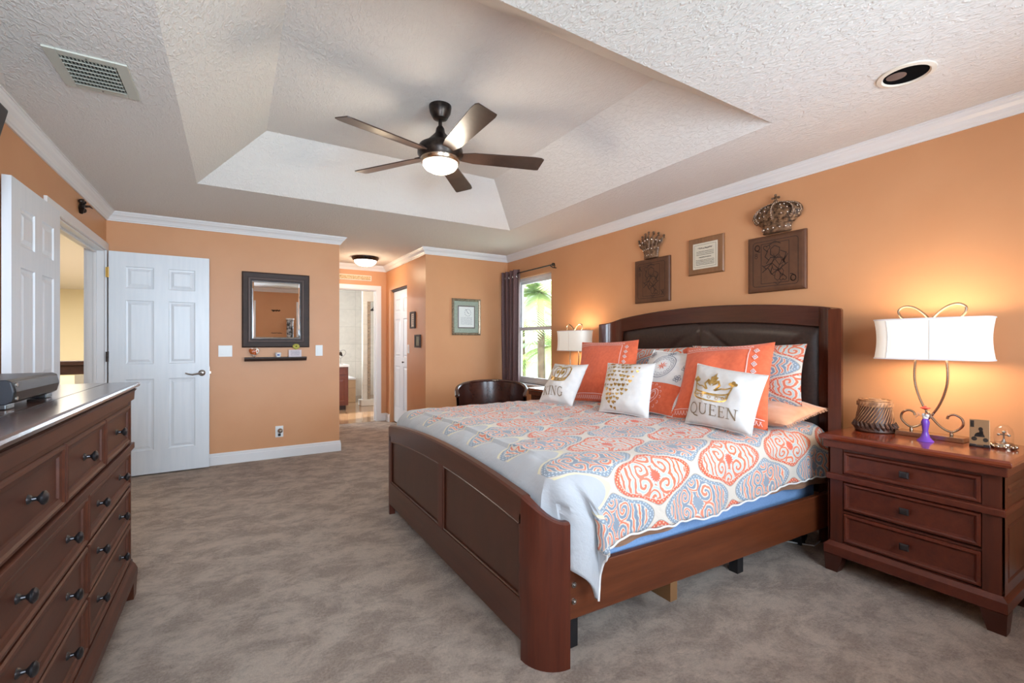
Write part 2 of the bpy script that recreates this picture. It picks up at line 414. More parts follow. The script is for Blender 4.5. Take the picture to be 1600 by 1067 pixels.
def decal(mb, shapes, fn):
    """fn(u,v)->world point; shapes are convex or simple polygons"""
    for poly in shapes:
        if len(poly) == 4: mb.add([fn(*p) for p in poly], [(0,1,2,3)])
        else:
            tri = tessellate_polygon([[Vector((p[0],p[1],0)) for p in poly]])
            mb.add([fn(*p) for p in poly], [tuple(t) for t in tri])
    return mb

# ------------------------------------------------------------------ the room
LX, RX, BY, FY, H = -1.0, 3.28, 5.49, -.45, 2.44
HX0, HX1, HY = 1.03, 2.07, 7.24          # hallway to the bathroom
TH = .12
def wall(name, x0, x1, y0, y1, z0=0, z1=H, m='wall', holes=(), axis=None):
    """axis-aligned wall slab with rectangular holes (a0,a1,z0,z1) along its long axis"""
    mb = MB(); ax = axis or ('x' if (x1-x0) > (y1-y0) else 'y')
    lo, hi = (x0,x1) if ax == 'x' else (y0,y1)
    cuts = sorted({lo,hi} | {h[0] for h in holes} | {h[1] for h in holes})
    def bx(a,b,c,d):
        if ax == 'x': mb.box(a,b,y0,y1,c,d)
        else: mb.box(x0,x1,a,b,c,d)
    for a, b in zip(cuts, cuts[1:]):
        hh = [h for h in holes if h[0] <= a+1e-6 and h[1] >= b-1e-6]
        if not hh: bx(a,b,z0,z1)
        else:
            h = hh[0]
            if h[2] > z0: bx(a,b,z0,h[2])
            if h[3] < z1: bx(a,b,h[3],z1)
    return struct(mb.build(name, m, weld=False))
WIN = (4.46, 5.32, .70, 2.10)
wall('wall_left', LX-TH, LX, FY-TH, BY+TH, holes=[(3.95, 5.42, 0, 2.075)])
wall('wall_back', LX, HX0, BY, BY+TH)
wall('wall_right', RX, RX+TH, FY-TH, BY+TH, holes=[WIN])
wall('wall_nook', HX1, RX, BY, BY+TH)
wall('wall_front', LX, RX, FY-TH, FY, holes=[(-.72,.34,.85,2.1),(1.27,2.65,.85,2.1)])
wall('wall_hall_left', HX0-TH, HX0, BY+TH, HY+TH)
wall('wall_hall_right', HX1, HX1+TH, BY+TH, HY+TH, holes=[(6.22,7.03,0,2.05)])
wall('wall_hall_end', HX0, HX1, HY, HY+TH, holes=[(1.17,1.915,0,2.06)])
# closet behind the bifold door
struct(MB().box(HX1+TH,HX1+.7,6.1,6.14,0,H).box(HX1+.7,HX1+.74,6.1,7.2,0,H).box(HX1+TH,HX1+.7,7.16,7.2,0,H).build('wall_closet','white_paint'))
# floors
struct(MB().grid(lambda u,v:(LX-TH+(RX+TH-LX+TH)*u, FY-TH+(BY+TH-FY+TH)*v, 0), 4, 4).box(HX0,HX1+.7,BY+TH,HY,-.01,0).build('floor','carpet'))
struct(MB().box(-1.2,3.5,HY,11.0,-.02,0.002).build('floor_bathroom','bath_floor'))
struct(MB().box(-7,LX-TH,-1,14,-.02,0).build('floor_landing','carpet'))
# ceiling with its tray
TX0,TX1,TY0,TY1 = -.24,2.52,1.385,4.17; IN = .44; TZ = 2.77
cb = MB()
X0,X1,Y0,Y1 = LX-TH,RX+TH,FY-TH,BY+TH
o_ = [(X0,Y0,H),(X1,Y0,H),(X1,Y1,H),(X0,Y1,H),(TX0,TY0,H),(TX1,TY0,H),(TX1,TY1,H),(TX0,TY1,H),
      (TX0+IN,TY0+IN,TZ),(TX1-IN,TY0+IN,TZ),(TX1-IN,TY1-IN,TZ),(TX0+IN,TY1-IN,TZ)]
cb.add(o_, [(0,1,5,4),(1,2,6,5),(2,3,7,6),(3,0,4,7),(4,5,9,8),(5,6,10,9),(6,7,11,10),(7,4,8,11),(8,9,10,11)])
cb.box(HX0-TH,HX1+.8,BY+TH,HY+TH,H,H+.02)
struct(cb.build('ceiling','ceiling'))
struct(MB().box(X0,X1,Y0,Y1,2.9,2.93).build('ceiling_roof_slab','white_paint'))
struct(MB().box(-1.2,3.5,HY+TH,11,H,H+.03).build('ceiling_bathroom','white_paint'))
struct(MB().box(-7,X0,-1,14,H,H+.03).build('ceiling_landing','white_paint'))
# crown moulding and baseboards: a profile swept round the plan with mitres
def sweep(path, prof, closed_=False):
    mb = MB(); n = len(path); rings = []
    for i in range(n):
        p = Vector(path[i])
        dn = [(Vector(path[(i+1)%n])-p).normalized() if (closed_ or i < n-1) else None,
              (p-Vector(path[i-1])).normalized() if (closed_ or i > 0) else None]
        nr = [Vector((-d.y,d.x)) for d in dn if d is not None]
        if len(nr) == 2 and (nr[0]-nr[1]).length > 1e-4:
            k = nr[0]+nr[1]; mdir = k/ (1+nr[0].dot(nr[1]))
        else: mdir = nr[0]
        rings.append([(p.x+mdir.x*o, p.y+mdir.y*o, z) for o, z in prof])
    if closed_: rings.append(rings[0])
    mb.loft(rings, True, not closed_); return mb
CROWN = [(0,H-.082),(.010,H-.082),(.013,H-.072),(.020,H-.068),(.024,H-.058),(.034,H-.044),(.050,H-.030),(.056,H-.020),(.062,H-.016),(.066,H-.008),(.072,H-.008),(.072,H),(0,H)]
ROOM = [(LX,FY),(RX,FY),(RX,BY),(HX1,BY),(HX1,HY),(HX0,HY),(HX0,BY),(LX,BY)]
struct(sweep(ROOM, CROWN, True).build('trim_1','white_paint'))
BASE = [(0,0),(.016,0),(.016,.085),(.011,.092),(.011,.108),(.004,.118),(0,.118)]
struct(sweep([(HX0,HY),(HX0,BY),(LX,BY)], BASE).build('baseboard_back','white_paint'))
struct(sweep([(LX,3.88),(LX,FY),(RX,FY),(RX,BY),(HX1,BY),(HX1,6.20)], BASE).build('baseboard_right','white_paint'))
struct(sweep([(HX1,7.05),(HX1,HY),(1.985,HY)], BASE).build('baseboard_hall','white_paint'))
# casing round the double door in the left wall and the bathroom doorway
c = MB()
for (a,b,z0,z1) in ((3.88,3.95,0,2.075),(5.421,5.488,0,2.075),(3.88,5.488,2.0755,2.145)):
    c.box(LX+.0005,LX+.018,a,b,z0,z1,.003)
c.box(LX-TH-.018,LX-TH,3.88,3.95,0,2.145).box(LX-TH-.018,LX-TH,5.42,5.49,0,2.145)
c.box(LX-TH,LX,5.41,5.4195,0,2.0745).box(LX-TH,LX,3.9505,3.96,0,2.0745).box(LX-TH,LX,3.9605,5.4095,2.063,2.0745)
c.box(LX-.07,LX-.05,5.395,5.4095,0,2.0445).box(LX-.07,LX-.05,3.961,5.409,2.045,2.0625)
struct(c.build('trim_2','white_paint',weld=False))
c = MB()
for (a,b,z0,z1) in ((1.10,1.17,0,2.06),(1.915,1.985,0,2.06),(1.10,1.985,2.0605,2.13)): c.box(a,b,HY-.018,HY-.0005,z0,z1,.003)
c.box(1.905,1.9145,HY,HY+TH,0,2.0595).box(1.1705,1.18,HY,HY+TH,0,2.0595).box(1.1805,1.9045,HY,HY+TH,2.05,2.0595)
c.box(1.89,1.9045,HY+.05,HY+.07,0,2.049)
struct(c.build('trim_3','white_paint',weld=False))

# ------------------------------------------------------------------ doors
def door_leaf(w, h, cols, t=.035, margin=.115, mid=.11):
    """leaf from x 0..w, faces at y=0 and y=t"""
    mb = MB()
    zs = [0, .22, .89, 1.03, 1.62, 1.73, 1.93, h]       # rails and panel rows
    zs = [z*h/2.06 for z in zs[:-1]] + [h]
    pw = (w-2*margin-(cols-1)*mid)/cols
    xs = [0]
    for k in range(cols): xs += [margin+k*(pw+mid), margin+k*(pw+mid)+pw]
    xs.append(w)
    LO = [(0,0),(.006,.007),(.020,.009),(.042,.002),(.046,.002)]
    for yy, fl in ((0,1),(t,-1)):
        for i in range(len(xs)-1):
            for j in range(len(zs)-1):
                if i % 2 == 1 and j % 2 == 1: mb.panel(xs[i],xs[i+1],zs[j],zs[j+1],yy,LO,fl)
                else: mb.add([(xs[i],yy,zs[j]),(xs[i+1],yy,zs[j]),(xs[i+1],yy,zs[j+1]),(xs[i],yy,zs[j+1])],[(0,1,2,3)])
    mb.add([(0,0,0),(w,0,0),(w,t,0),(0,t,0),(0,0,h),(w,0,h),(w,t,h),(0,t,h)],[(0,1,2,3),(4,5,6,7),(0,4,7,3),(1,2,6,5)])
    return mb
def place(mb, name, m, loc, rz):
    o = mb.build(name, m); o.location = loc; o.rotation_euler = (0,0,rz); return o
d1 = struct(place(door_leaf(.735,2.055,2), 'door_1', 'door_white', (-.94,3.21,.012), PI/2)); d1['label']='white six-panel door leaf folded back against the left wall'
d1['category'] = 'door'
d2 = struct(place(door_leaf(.755,2.055,2), 'door_2', 'door_white', (-.965,5.385,.012), math.radians(1.0))); d2['label']='white six-panel door leaf standing open in front of the mirror wall'; d2['category']='door'
def hinge(z, m, parent):
    mb = MB().box(-.020,-.004,-.004,.0,z-.045,z+.045).box(-.004,.002,-.006,.004,z-.045,z+.045)
    mb.cyl((-.003,-.004,z-.047),.006,.094)
    for k in (-.03,0,.03): mb.cyl((-.013,-.0045,z+k),.004,.001,'y',8)
    return mb.build('hinge', m, parent)
hinge(1.86,'brass',d2); hinge(1.10,'bronze',d2); hinge(.25,'bronze',d2)
hb = MB().lathe([(.030,0),(.030,-.006),(.022,-.012),(.012,-.014),(.011,-.05),(.0001,-.052)],(.695,0,.93),20,axis='y')
lev = MB().tube([(.695,-.045,.93),(.665,-.05,.926),(.62,-.05,.918),(.585,-.05,.925),(.565,-.045,.935)],[.011,.009,.008,.007,.005],8)
h_ = hb.build('handle_rose','steel',d2,smooth=True); lev.build('lever','steel',h_,smooth=True)
MB().box(.755,.757,.006,.029,.87,.99).box(.757,.768,.012,.024,.92,.94).build('latch_plate','steel',d2)
# bifold closet door: two narrow leaves
d3 = struct(place(door_leaf(.395,2.0,1,.03,.075), 'door_3', 'door_white', (HX1+.055,6.625,.02), -PI/2)); d3['label']='right leaf of the white bifold closet door'
d4 = struct(place(door_leaf(.395,2.0,1,.03,.075), 'door_4', 'door_white', (HX1+.055,7.022,.02), -PI/2)); d4['label']='left leaf of the white bifold closet door'
MB().lathe([(.006,0),(.006,-.012),(.013,-.018),(.012,-.028),(.0001,-.032)],(.10,0,.93),14,axis='y').build('knob','bronze',d3,smooth=True)
struct(MB().box(HX1+.03,HX1+.09,6.22,7.03,2.025,2.05).build('trim_4','bronze'))

# ------------------------------------------------------------------ side window, sill, outside
wn = MB(); a0,a1,z0,z1 = WIN; xf = RX+.055
def frame_rect(mb, x0,x1, a,b,c,d, t):
    mb.box(x0,x1,a,a+t,c,d).box(x0,x1,b-t,b,c,d).box(x0,x1,a+t,b-t,c,c+t).box(x0,x1,a+t,b-t,d-t,d)
frame_rect(wn, xf, xf+.06, a0,a1,z0,z1,.035)
win = struct(wn.build('window_1','white_paint'))
sb = MB(); frame_rect(sb, xf+.03, xf+.055, a0+.035,a1-.035,1.405,z1-.035,.038); up = sb.build('upper_sash','white_paint',win)
sb = MB(); frame_rect(sb, xf+.005, xf+.03, a0+.035,a1-.035,z0+.035,1.445,.045); lo = sb.build('lower_sash','white_paint',win)
MB().box(xf+.04,xf+.044,a0+.07,a1-.07,1.44,z1-.07).build('pane','glass',up)
MB().box(xf+.016,xf+.020,a0+.078,a1-.078,z0+.078,1.402).build('pane','glass',lo)
MB().box(RX-.03,RX+TH-.01,a0-.03,a1+.03,z0-.025,z0,.004).build('window_sill','white_paint',win)
# rear windows (behind the camera)
for n,(a,b) in ((2,(-.72,.34)),(3,(1.27,2.65))):
    r = MB()
    for q in ((a,a+.04),(b-.04,b)): r.box(q[0],q[1],FY-.09,FY-.03,.85,2.1)
    r.box(a,b,FY-.09,FY-.03,.85,.89).box(a,b,FY-.09,FY-.03,2.06,2.1).box(a,b,FY-.08,FY-.04,1.45,1.49)
    for q in ((a-.06,a),(b,b+.06)): r.box(q[0],q[1],FY,FY+.018,.79,2.16)
    r.box(a,b,FY,FY+.018,2.1,2.16).box(a,b,FY,FY+.03,.79,.85)
    wo = struct(r.build('window_%d'%n,'white_paint')); MB().box(a+.04,b-.04,FY-.062,FY-.058,.89,2.06).build('pane','glass',wo)
# palms and lawn outside
def palm(loc, h, nf, L, label, seed, tr=.09):
    rg = random.Random(seed); t = thing('palm_tree', label, 'tree', loc, 0, 'palms outside the window')
    MB().tube([(0,0,0),(.05,.02,h*.5),(0,0,h)],[tr*1.3,tr,tr*.8],10).build('trunk','bark',t,smooth=True)
    fr = MB()
    for k in range(nf):
        az = 2*PI*k/nf + rg.uniform(-.2,.2); el = rg.uniform(-.1,1.1); pts = []
        for i in range(13):
            q = i/12; r = L*q*math.cos(el*(1-q*.3)); z = h + L*q*math.sin(el) - L*.75*q*q
            pts.append(Vector((r*math.cos(az), r*math.sin(az), z)))
        fr.tube(pts, [.014*(1-q/14) for q in range(13)], 5)
        for i in range(1,37):
            q = i/37*12; i0 = int(q); p = pts[i0].lerp(pts[min(i0+1,12)], q-i0); d = (pts[min(i0+1,12)]-pts[i0]).normalized()
            side = d.cross(Vector((0,0,1))).normalized()
            for sgn in (-1,1):
                ll = L*.28*math.sin(PI*min(1,(i/37)*.85+.12)); e = p + side*sgn*ll*.85 + d*ll*.45 + Vector((0,0,-ll*.35))
                wv = d*.014
                fr.add([p-wv, p+wv, (p+e)/2+wv*1.3, e, (p+e)/2-wv*1.3+Vector((0,0,.004))], [(0,1,2,3,4)])
    fr.build('fronds','leaf',t); return t
palm((5.6,8.0,-2.6), 4.9, 16, 1.5, 'tall palm whose fronds hang across the upper sash of the side window', 3)
palm((8.2,11.0,-2.6), 3.7, 18, 1.7, 'lower palm seen through the lower sash of the side window', 5)
palm((9.4,14.6,-2.6), 4.4, 14, 1.5, 'palm leaning at the left edge of the side window view', 9)
struct(MB().box(RX+.5,60,-30,60,-2.7,-2.6).build('ground','lawn'))
nb = thing('neighbour_house','pale house with low roof beyond the palms outside','building',(14,19,-2.6))
MB().box(-4,4,-2,2,0,3).build('wall','stucco',nb); MB().prism([(-4.4,3),(4.4,3),(0,4.1)],-2.3,2.3,'xz').build('roof','stucco',nb)

# curtain and rod
rod = thing('curtain_rod','thin black curtain rod with scrolled ends above the side window','curtain rod',(RX,4.9,2.15))
MB().tube([(RX-.085,4.33,2.155),(RX-.085,5.42,2.155)],.008,8).build('rod','bronze',rod,world=True,smooth=True)
fb = MB().ball((RX-.085,4.31,2.155),.02).tube([(RX-.085,4.31,2.17),(RX-.085,4.285,2.165),(RX-.085,4.275,2.14),(RX-.085,4.285,2.11)],.006,6)
fb.build('finial','bronze',rod,world=True,smooth=True)
for yy in (4.36,5.40): MB().tube([(RX,yy,2.13),(RX-.05,yy,2.13),(RX-.085,yy,2.145)],.006,6).build('bracket','bronze',rod,world=True)
def cur(u,v):
    y = 5.06+.38*u; z = .04+2.16*v
    return (RX-.095+.038*math.sin(u*2*PI*4.0)+.006*math.sin(u*9+v*3), y+.012*math.sin(v*4+u*5), z)
cu = thing('curtain','dark plum curtain panel gathered at the left of the side window','curtain',(RX-.09,5.25,.04))
cm = MB().grid(cur,96,24); cm.build('curtain_cloth','curtain',cu,world=True,smooth=True)
for k in range(8):
    u = (k+.5)/8; p = cur(u,.965)
    MB().tube([(RX-.085+.026*math.cos(t_),5.06+.38*u,p[2]-.03+.026*math.sin(t_)+.02) for t_ in [2*PI*i/14 for i in range(14)]],.005,6,True).build('grommet','steel',cu,world=True,smooth=True)

# ------------------------------------------------------------------ ceiling fixtures
fan = thing('ceiling_fan','dark bronze five-blade ceiling fan with lit bowl hanging from the tray','ceiling fan',(1.14,2.76,TZ))
MB().lathe([(.072,0),(.072,-.012),(.066,-.045),(.045,-.082),(.018,-.092)],n=28).build('canopy','bronze',fan,smooth=True)
MB().cyl((0,0,-.155),.012,.07,n=14).build('downrod','bronze',fan,smooth=True)
MB().lathe([(.016,-.13),(.026,-.145),(.032,-.175),(.055,-.20),(.09,-.235),(.135,-.262),(.145,-.285),(.145,-.315),(.128,-.345),(.128,-.30)],n=36,caps=False).build('motor_housing','bronze',fan,smooth=True)
MB().lathe([(.128,-.335),(.126,-.36),(.118,-.372),(.112,-.372)],n=36,caps=False).build('light_ring','nickel',fan,smooth=True)
MB().lathe([(.113,-.365),(.112,-.385),(.098,-.405),(.065,-.423),(.0005,-.43)],n=36,caps=False).build('glass_bowl','glow',fan,smooth=True)
def blade(az):
    a = math.radians(az); R_ = Matrix.Rotation(a,4,'Z'); pitch = Matrix.Rotation(math.radians(-13),4,'X')
    mb = MB(); mb.T = Matrix.Translation((0,0,-.318)) @ R_ @ pitch
    r0,r1 = .13,.685; out = []
    P = [(r0,-.036),(.22,-.052),(.62,-.066),(.665,-.062),(.685,-.05),(.672,.066),(.65,.070),(.22,.058),(r0,.038)]
    mb.prism(P,-.0035,.0035)
    b_ = mb.build('blade','blade_wood',fan)
    ir = MB(); ir.T = Matrix.Translation((0,0,-.312)) @ R_ @ pitch
    ir.box(.10,.19,-.022,.022,.002,.008,.002); ir.build('blade_iron','bronze',b_)
M['blade_wood'] = wood('dark_walnut_blade', srgb(50,36,31), srgb(72,54,46), (1,1,1), rough=.32, scale=5)
for az in (51,123,196,268,341): blade(az)
light('fan_lamp','POINT',(1.14,2.76,TZ-.47),14,(1,.86,.68),radius=.10)
dm = thing('flush_ceiling_light','bronze rimmed dome ceiling light glowing in the bathroom hallway','ceiling light',(1.58,6.56,H))
MB().lathe([(.185,0),(.182,-.02),(.160,-.05),(.155,-.05),(.16,-.02),(.1,-.005)],n=36).build('rim','bronze',dm,smooth=True)
MB().lathe([(.155,-.045),(.142,-.08),(.10,-.112),(.04,-.125),(.0005,-.127)],n=36,caps=False).build('glass_dome','glow',dm,smooth=True)
MB().lathe([(.012,-.126),(.010,-.136),(.0005,-.140)],n=12,caps=False).build('finial','bronze',dm,smooth=True)
light('hall_lamp','POINT',(1.58,6.56,H-.19),9,(1,.78,.52),radius=.08)
rl = thing('recessed_downlight','unlit recessed downlight with cream ring in the ceiling at right','ceiling light',(2.565,.82,H))
M['plastic_cream'] = mat('cream_trim_ring', srgb(222,212,198), .4)
MB().lathe([(.105,-.0005),(.103,-.006),(.086,-.009),(.080,-.003),(.080,-.0005)],n=40,caps=False).build('trim_ring','plastic_cream',rl,smooth=True)
MB().lathe([(.081,-.002),(.079,-.0022),(.055,-.0015),(.0005,-.0012)],n=36,caps=False).build('baffle','matte_black',rl,smooth=True)
MB().lathe([(.036,-.0035),(.02,-.006),(.0005,-.007)],(-.02,.028,0),24,caps=False).build('bulb','frame_lip',rl,smooth=True)
vt = thing('air_vent','beige metal air supply vent with slotted louvres in the ceiling','vent',(-.53,2.71,H))
vb = MB()
for q in ((-.135,-.092,-.165,.165),(.092,.135,-.165,.165),(-.092,.092,-.165,-.125),(-.092,.092,.125,.165)): vb.box(q[0],q[1],q[2],q[3],-.009,-.001,.002)
M['vent'] = mat('beige_vent_metal', srgb(188,186,174), .45)
vb.build('frame','vent',vt)
MB().box(-.092,.092,-.125,.125,-.003,-.0008).build('backing','black',vt)
for k in range(7):
    yk = -.108+.036*k
    sl = MB(); sl.T = Matrix.Translation((0,yk,-.012)) @ Matrix.Rotation(math.radians(35),4,'X'); sl.box(-.090,.090,-.010,.010,-.001,.001); sl.build('louvre','vent',vt)
lb = MB()
for k in range(15): lb.box(-.088+.0122*k,-.084+.0122*k,-.122,.122,-.0065,-.0045)
lb.build('rear_slats','vent',vt)
for s_ in (-.145,.145): MB().ball((0,s_,-.009),.005,8).build('screw','steel',vt)

# ------------------------------------------------------------------ left wall things
orn = thing('wall_ornament','small dark carved ornament on the left wall above the door casing','wall ornament',(LX,4.64,2.27))
ob = MB().tube([(LX+.012,4.64,2.22),(LX+.02,4.61,2.25),(LX+.012,4.66,2.29),(LX+.02,4.63,2.32)],[.012,.018,.02,.012],8)
ob.tube([(LX+.015,4.64,2.27),(LX+.05,4.68,2.285),(LX+.06,4.72,2.28)],[.012,.009,.003],6).ball((LX+.02,4.60,2.30),.018).ball((LX+.02,4.66,2.245),.02).ball((LX+.02,4.68,2.31),.014)
ob.build('carving','bronze',orn,world=True,smooth=True)
tv = thing('wall_television','black flat television tilted high on the left wall, corner in frame','television',(LX+.2,2.5,2.1))
tb = MB(); tb.T = Matrix.Translation((-.93,2.38,1.985)) @ Matrix.Rotation(math.radians(12),4,'Y')
tb.box(-.02,.02,-.5,.5,-.29,.29,.008); tb.build('screen_body','black',tv,world=True)
tb = MB(); tb.T = Matrix.Translation((-.93,2.38,1.985)) @ Matrix.Rotation(math.radians(12),4,'Y')
tb.box(.0201,.0215,-.475,.475,-.265,.265); tb.build('screen','black',tv,world=True)
MB().box(LX,LX+.06,2.3,2.46,1.9,2.06).build('wall_bracket','black',tv,world=True)

# landing beyond the double doors
struct(MB().box(-7,-1.4,13.9,14,0,H).build('wall_landing_far','cream_wall'))
struct(MB().box(-7,-6.9,-1,14,0,H).build('wall_landing_left','cream_wall'))
struct(MB().box(-7,LX-TH,-1.1,-1,0,H).build('wall_landing_near','cream_wall'))
struct(MB().box(-1.15,LX-TH-.005,BY+TH+.01,14,0,H).build('wall_landing_right','cream_wall'))
lc = thing('stair_rail','dark wooden rail capping the cream half wall beyond the open double doors','railing',(-2.1,9.32,.76))
MB().box(-3.4,-1.16,9.22,9.42,.90,.965,.01).box(-3.4,-1.16,9.25,9.39,.76,.90,.004).build('rail_cap','dark_wood',lc,world=True)
struct(MB().box(-3.4,-1.16,9.26,9.38,0,.76).build('wall_landing_half','cream_wall'))
wp = thing('wall_plate','grey plate on the cream half wall beneath the dark rail','outlet',(-1.99,9.26,.66))
M['grey_plate'] = mat('grey_plate', srgb(150,146,136), .5)
MB().box(-.055,.055,-.012,-.0005,-.09,.09,.003).build('cover','grey_plate',wp)

# ------------------------------------------------------------------ mirror wall things
mr = thing('wall_mirror','rectangular wall mirror in a thick dark wooden frame above the small shelf','mirror',(.389,BY,1.58))
def frame_loft(cx, cz, y, hw, hh, prof):
    """prof = [(inset, protrusion)] swept round a rectangle on a wall facing -y"""
    rings = []
    for sx, sz in ((-1,-1),(1,-1),(1,1),(-1,1)): rings.append([(cx+sx*(hw-i), y-p, cz+sz*(hh-i)) for i, p in prof])
    rings.append(rings[0]); return MB().loft(rings, True, False)
M['mirror_frame'] = wood('mirror_frame_wood', srgb(40,26,21), srgb(60,41,34), (1,1,1), rough=.6, coat=0)
frame_loft(.389,1.583,BY,.322,.396,[(0,0),(0,.022),(.012,.03),(.055,.022),(.06,.0)]).build('outer_frame','mirror_frame',mr,world=True)
frame_loft(.389,1.583,BY,.264,.338,[(0,0),(0,.024),(.010,.028),(.018,.022),(.022,0)]).build('inner_lip','frame_lip',mr,world=True)
frame_loft(.389,1.583,BY,.244,.318,[(0,0),(0,.020),(.012,.018),(.016,0)]).build('inner_frame','mirror_frame',mr,world=True)
MB().box(.389-.213,.389+.213,BY-.010,BY-.001,1.583-.287,1.583+.287).build('glass','mirror',mr,world=True)
bv = MB(); hw,hh = .229,.303
for (ax,az,bx_,bz) in ((-1,-1,1,-1),(1,-1,1,1),(1,1,-1,1),(-1,1,-1,-1)):
    bv.add([(.389+ax*hw,BY-.006,1.583+az*hh),(.389+bx_*hw,BY-.006,1.583+bz*hh),(.389+bx_*(hw-.017),BY-.0102,1.583+bz*(hh-.017)),(.389+ax*(hw-.017),BY-.0102,1.583+az*(hh-.017))],[(0,1,2,3)])
bv.build('bevel','mirror',mr,world=True)
sh = MB().prism([(BY,1.085),(BY-.10,1.085),(BY-.10,1.072),(BY-.085,1.062),(BY-.07,1.045),(BY,1.042)],.09,.675,'yz')
tag(sh.build('wall_shelf','mirror_frame'),'narrow dark floating shelf under the framed mirror','shelf')
# trinkets on the shelf
M['ornament'] = noisy('painted_heart_glaze', srgb(176,86,40), srgb(240,228,214), 26, lo=.49, hi=.52, rough=.2, detail=1)
hm = MB(); hp = heart(.178,1.130,.105,0,28); 
hm.loft([[( .178+(x-.178)*sc, BY-.05+yy, 1.142+(z-1.130)*sc*1.18) for x,z in hp] for sc,yy in ((.45,-.030),(.8,-.022),(1,-.008),(1,.008),(.8,.022),(.45,.030))])
tag(hm.build('heart_ornament','ornament',smooth=True),'glossy brown and white heart ornament at left end of the shelf','ornament')
cd = thing('candle_cup','small white cup with blue mark at the middle of the shelf','cup',(.40,BY-.05,1.085))
MB().lathe([(.022,0),(.027,.01),(.030,.045),(.027,.047),(.024,.012),(.0005,.01)],n=20).build('cup','white_paint',cd,smooth=True)
M['bluemark'] = mat('blue_glaze', srgb(70,100,160), .4)
MB().box(-.012,.012,-.031,-.026,.014,.032,.003).build('mark','bluemark',cd)
cp = thing('quote_card','pale card with lines of writing and a green tree topper on the shelf','card',(.565,BY-.04,1.085))
M['card'] = mat('pale_lilac_card', srgb(218,204,208), .7)
MB().box(-.063,.063,-.006,.006,0,.075).build('card','card',cp)
rg = random.Random(2); dd = []
for k in range(4): dd += scribble(-.045,.045,.060-k*.014,.006,rg,.0022)
decal(MB(), dd, lambda u,v:(u,-.0068,v)).build('writing','gray_thread',cp)
tp = MB().cyl((.01,0,.075),.006,.02); 
for k in range(9): tp.ball((.01+.022*math.cos(k*.7),.004*math.sin(k*2),.112+.016*math.sin(k*.7)),.014,8)
M['topper'] = mat('yellow_green_felt', srgb(186,176,84), .8)
tp.build('tree_topper','topper',cp,smooth=True)
# switches and outlet
def plate(name, label, x, z, w_, h_, wallaxis='y', n=1, cat='switch'):
    t = thing(name, label, cat, (x,BY,z))
    MB().box(-w_/2,w_/2,-.006,-.0005,-h_/2,h_/2,.002).build('plate','plastic_white',t)
    for k in range(n):
        cx = (k-(n-1)/2)*w_*.42
        MB().box(cx-.016,cx+.016,-.010,-.006,-.033,.033,.001).build('rocker','plastic_white',t)
    return t
plate('light_switch','double white rocker switch between the open door and the mirror',-.077,1.152,.12,.115,n=2)
plate('light_switch','single white rocker switch right of the framed mirror',.813,1.15,.075,.12)
ot = thing('wall_outlet','white wall outlet with a silver night light plugged in, low on the wall','outlet',(.415,BY,.282))
MB().box(-.038,.038,-.006,-.0005,-.06,.06,.002).build('plate','plastic_white',ot)
nl = MB().lathe([(.020,0),(.026,-.02),(.024,-.04),(.012,-.055),(.0005,-.058)],(.006,-.006,.012),18,axis='y'); nl.build('night_light','steel',ot,smooth=True)
MB().box(-.014,.012,-.03,-.006,-.045,-.02,.004).build('plug','black',ot)

# ------------------------------------------------------------------ pictures
pf = thing('framed_print','silver framed sampler with dotted heart, on the nook wall','picture',(2.635,BY,1.578))
M['silver_frame'] = noisy('antique_silver_gilt', srgb(176,160,136), srgb(128,112,94), 60, rough=.35, metal=.6)
M['mat_green'] = noisy('grey_green_mat', srgb(160,168,152), srgb(142,150,136), 80, rough=.8)
frame_loft(2.635,1.578,BY,.208,.240,[(0,0),(0,.02),(.010,.028),(.028,.018),(.034,.0)]).build('frame','silver_frame',pf,world=True)
MB().box(2.635-.176,2.635+.176,BY-.010,BY-.001,1.578-.208,1.578+.208).build('mat_board','mat_green',pf,world=True)
frame_loft(2.635,1.578,BY,.125,.150,[(0,.010),(0,.014),(.010,.016),(.016,.011)]).build('inner_fillet','frame_lip',pf,world=True)
M['print_paper'] = mat('white_print_paper', srgb(222,222,218), .7)
MB().box(2.635-.111,2.635+.111,BY-.0125,BY-.010,1.578-.136,1.578+.136).build('print','print_paper',pf,world=True)
dd = []
for k in range(12):
    a = 2*PI*k/12; dd.append([(2.655+.045*math.cos(a)+.006*math.cos(b_),1.635+.045*math.sin(a)+.006*math.sin(b_)) for b_ in (0,1.2,2.5,3.7,5)])
dd += ribbon([(2.64,1.655),(2.655,1.63),(2.675,1.625)],.006) + ribbon([(2.62,1.68),(2.64,1.66)],.005)
rg = random.Random(4)
for k in range(6): dd += scribble(2.55,2.72,1.57-k*.017,.007,rg,.002)
decal(MB(), dd, lambda u,v:(u,BY-.0132,v)).build('printed_marks','gray_thread',pf,world=True)
# hall: two small pictures and a switch on the right wall (facing -x)
def hall_pic(y, z, w_, h_, label, inner):
    t = thing('small_picture', label, 'picture', (HX1,y,z), -PI/2)
    rings = []
    for sx, sz in ((-1,-1),(1,-1),(1,1),(-1,1)): rings.append([(sx*(w_/2-i), -p, sz*(h_/2-i)) for i, p in ((0,0),(0,.02),(.022,.02),(.024,.006))])
    rings.append(rings[0]); MB().loft(rings,True,False).build('frame','mirror_frame',t)
    MB().box(-w_/2+.02,w_/2-.02,-.008,-.001,-h_/2+.02,h_/2-.02).build('print',inner,t); return t
t = hall_pic(5.955,1.542,.19,.225,'narrow dark framed picture, upper one in the hallway','print_paper')
rg = random.Random(8); dd = []
for k in range(5): dd += scribble(-.03,.03,.06-k*.028,.014,rg,.004)
decal(MB(), dd, lambda u,v:(u,-.0085,v)).build('printed_marks','gray_thread',t)
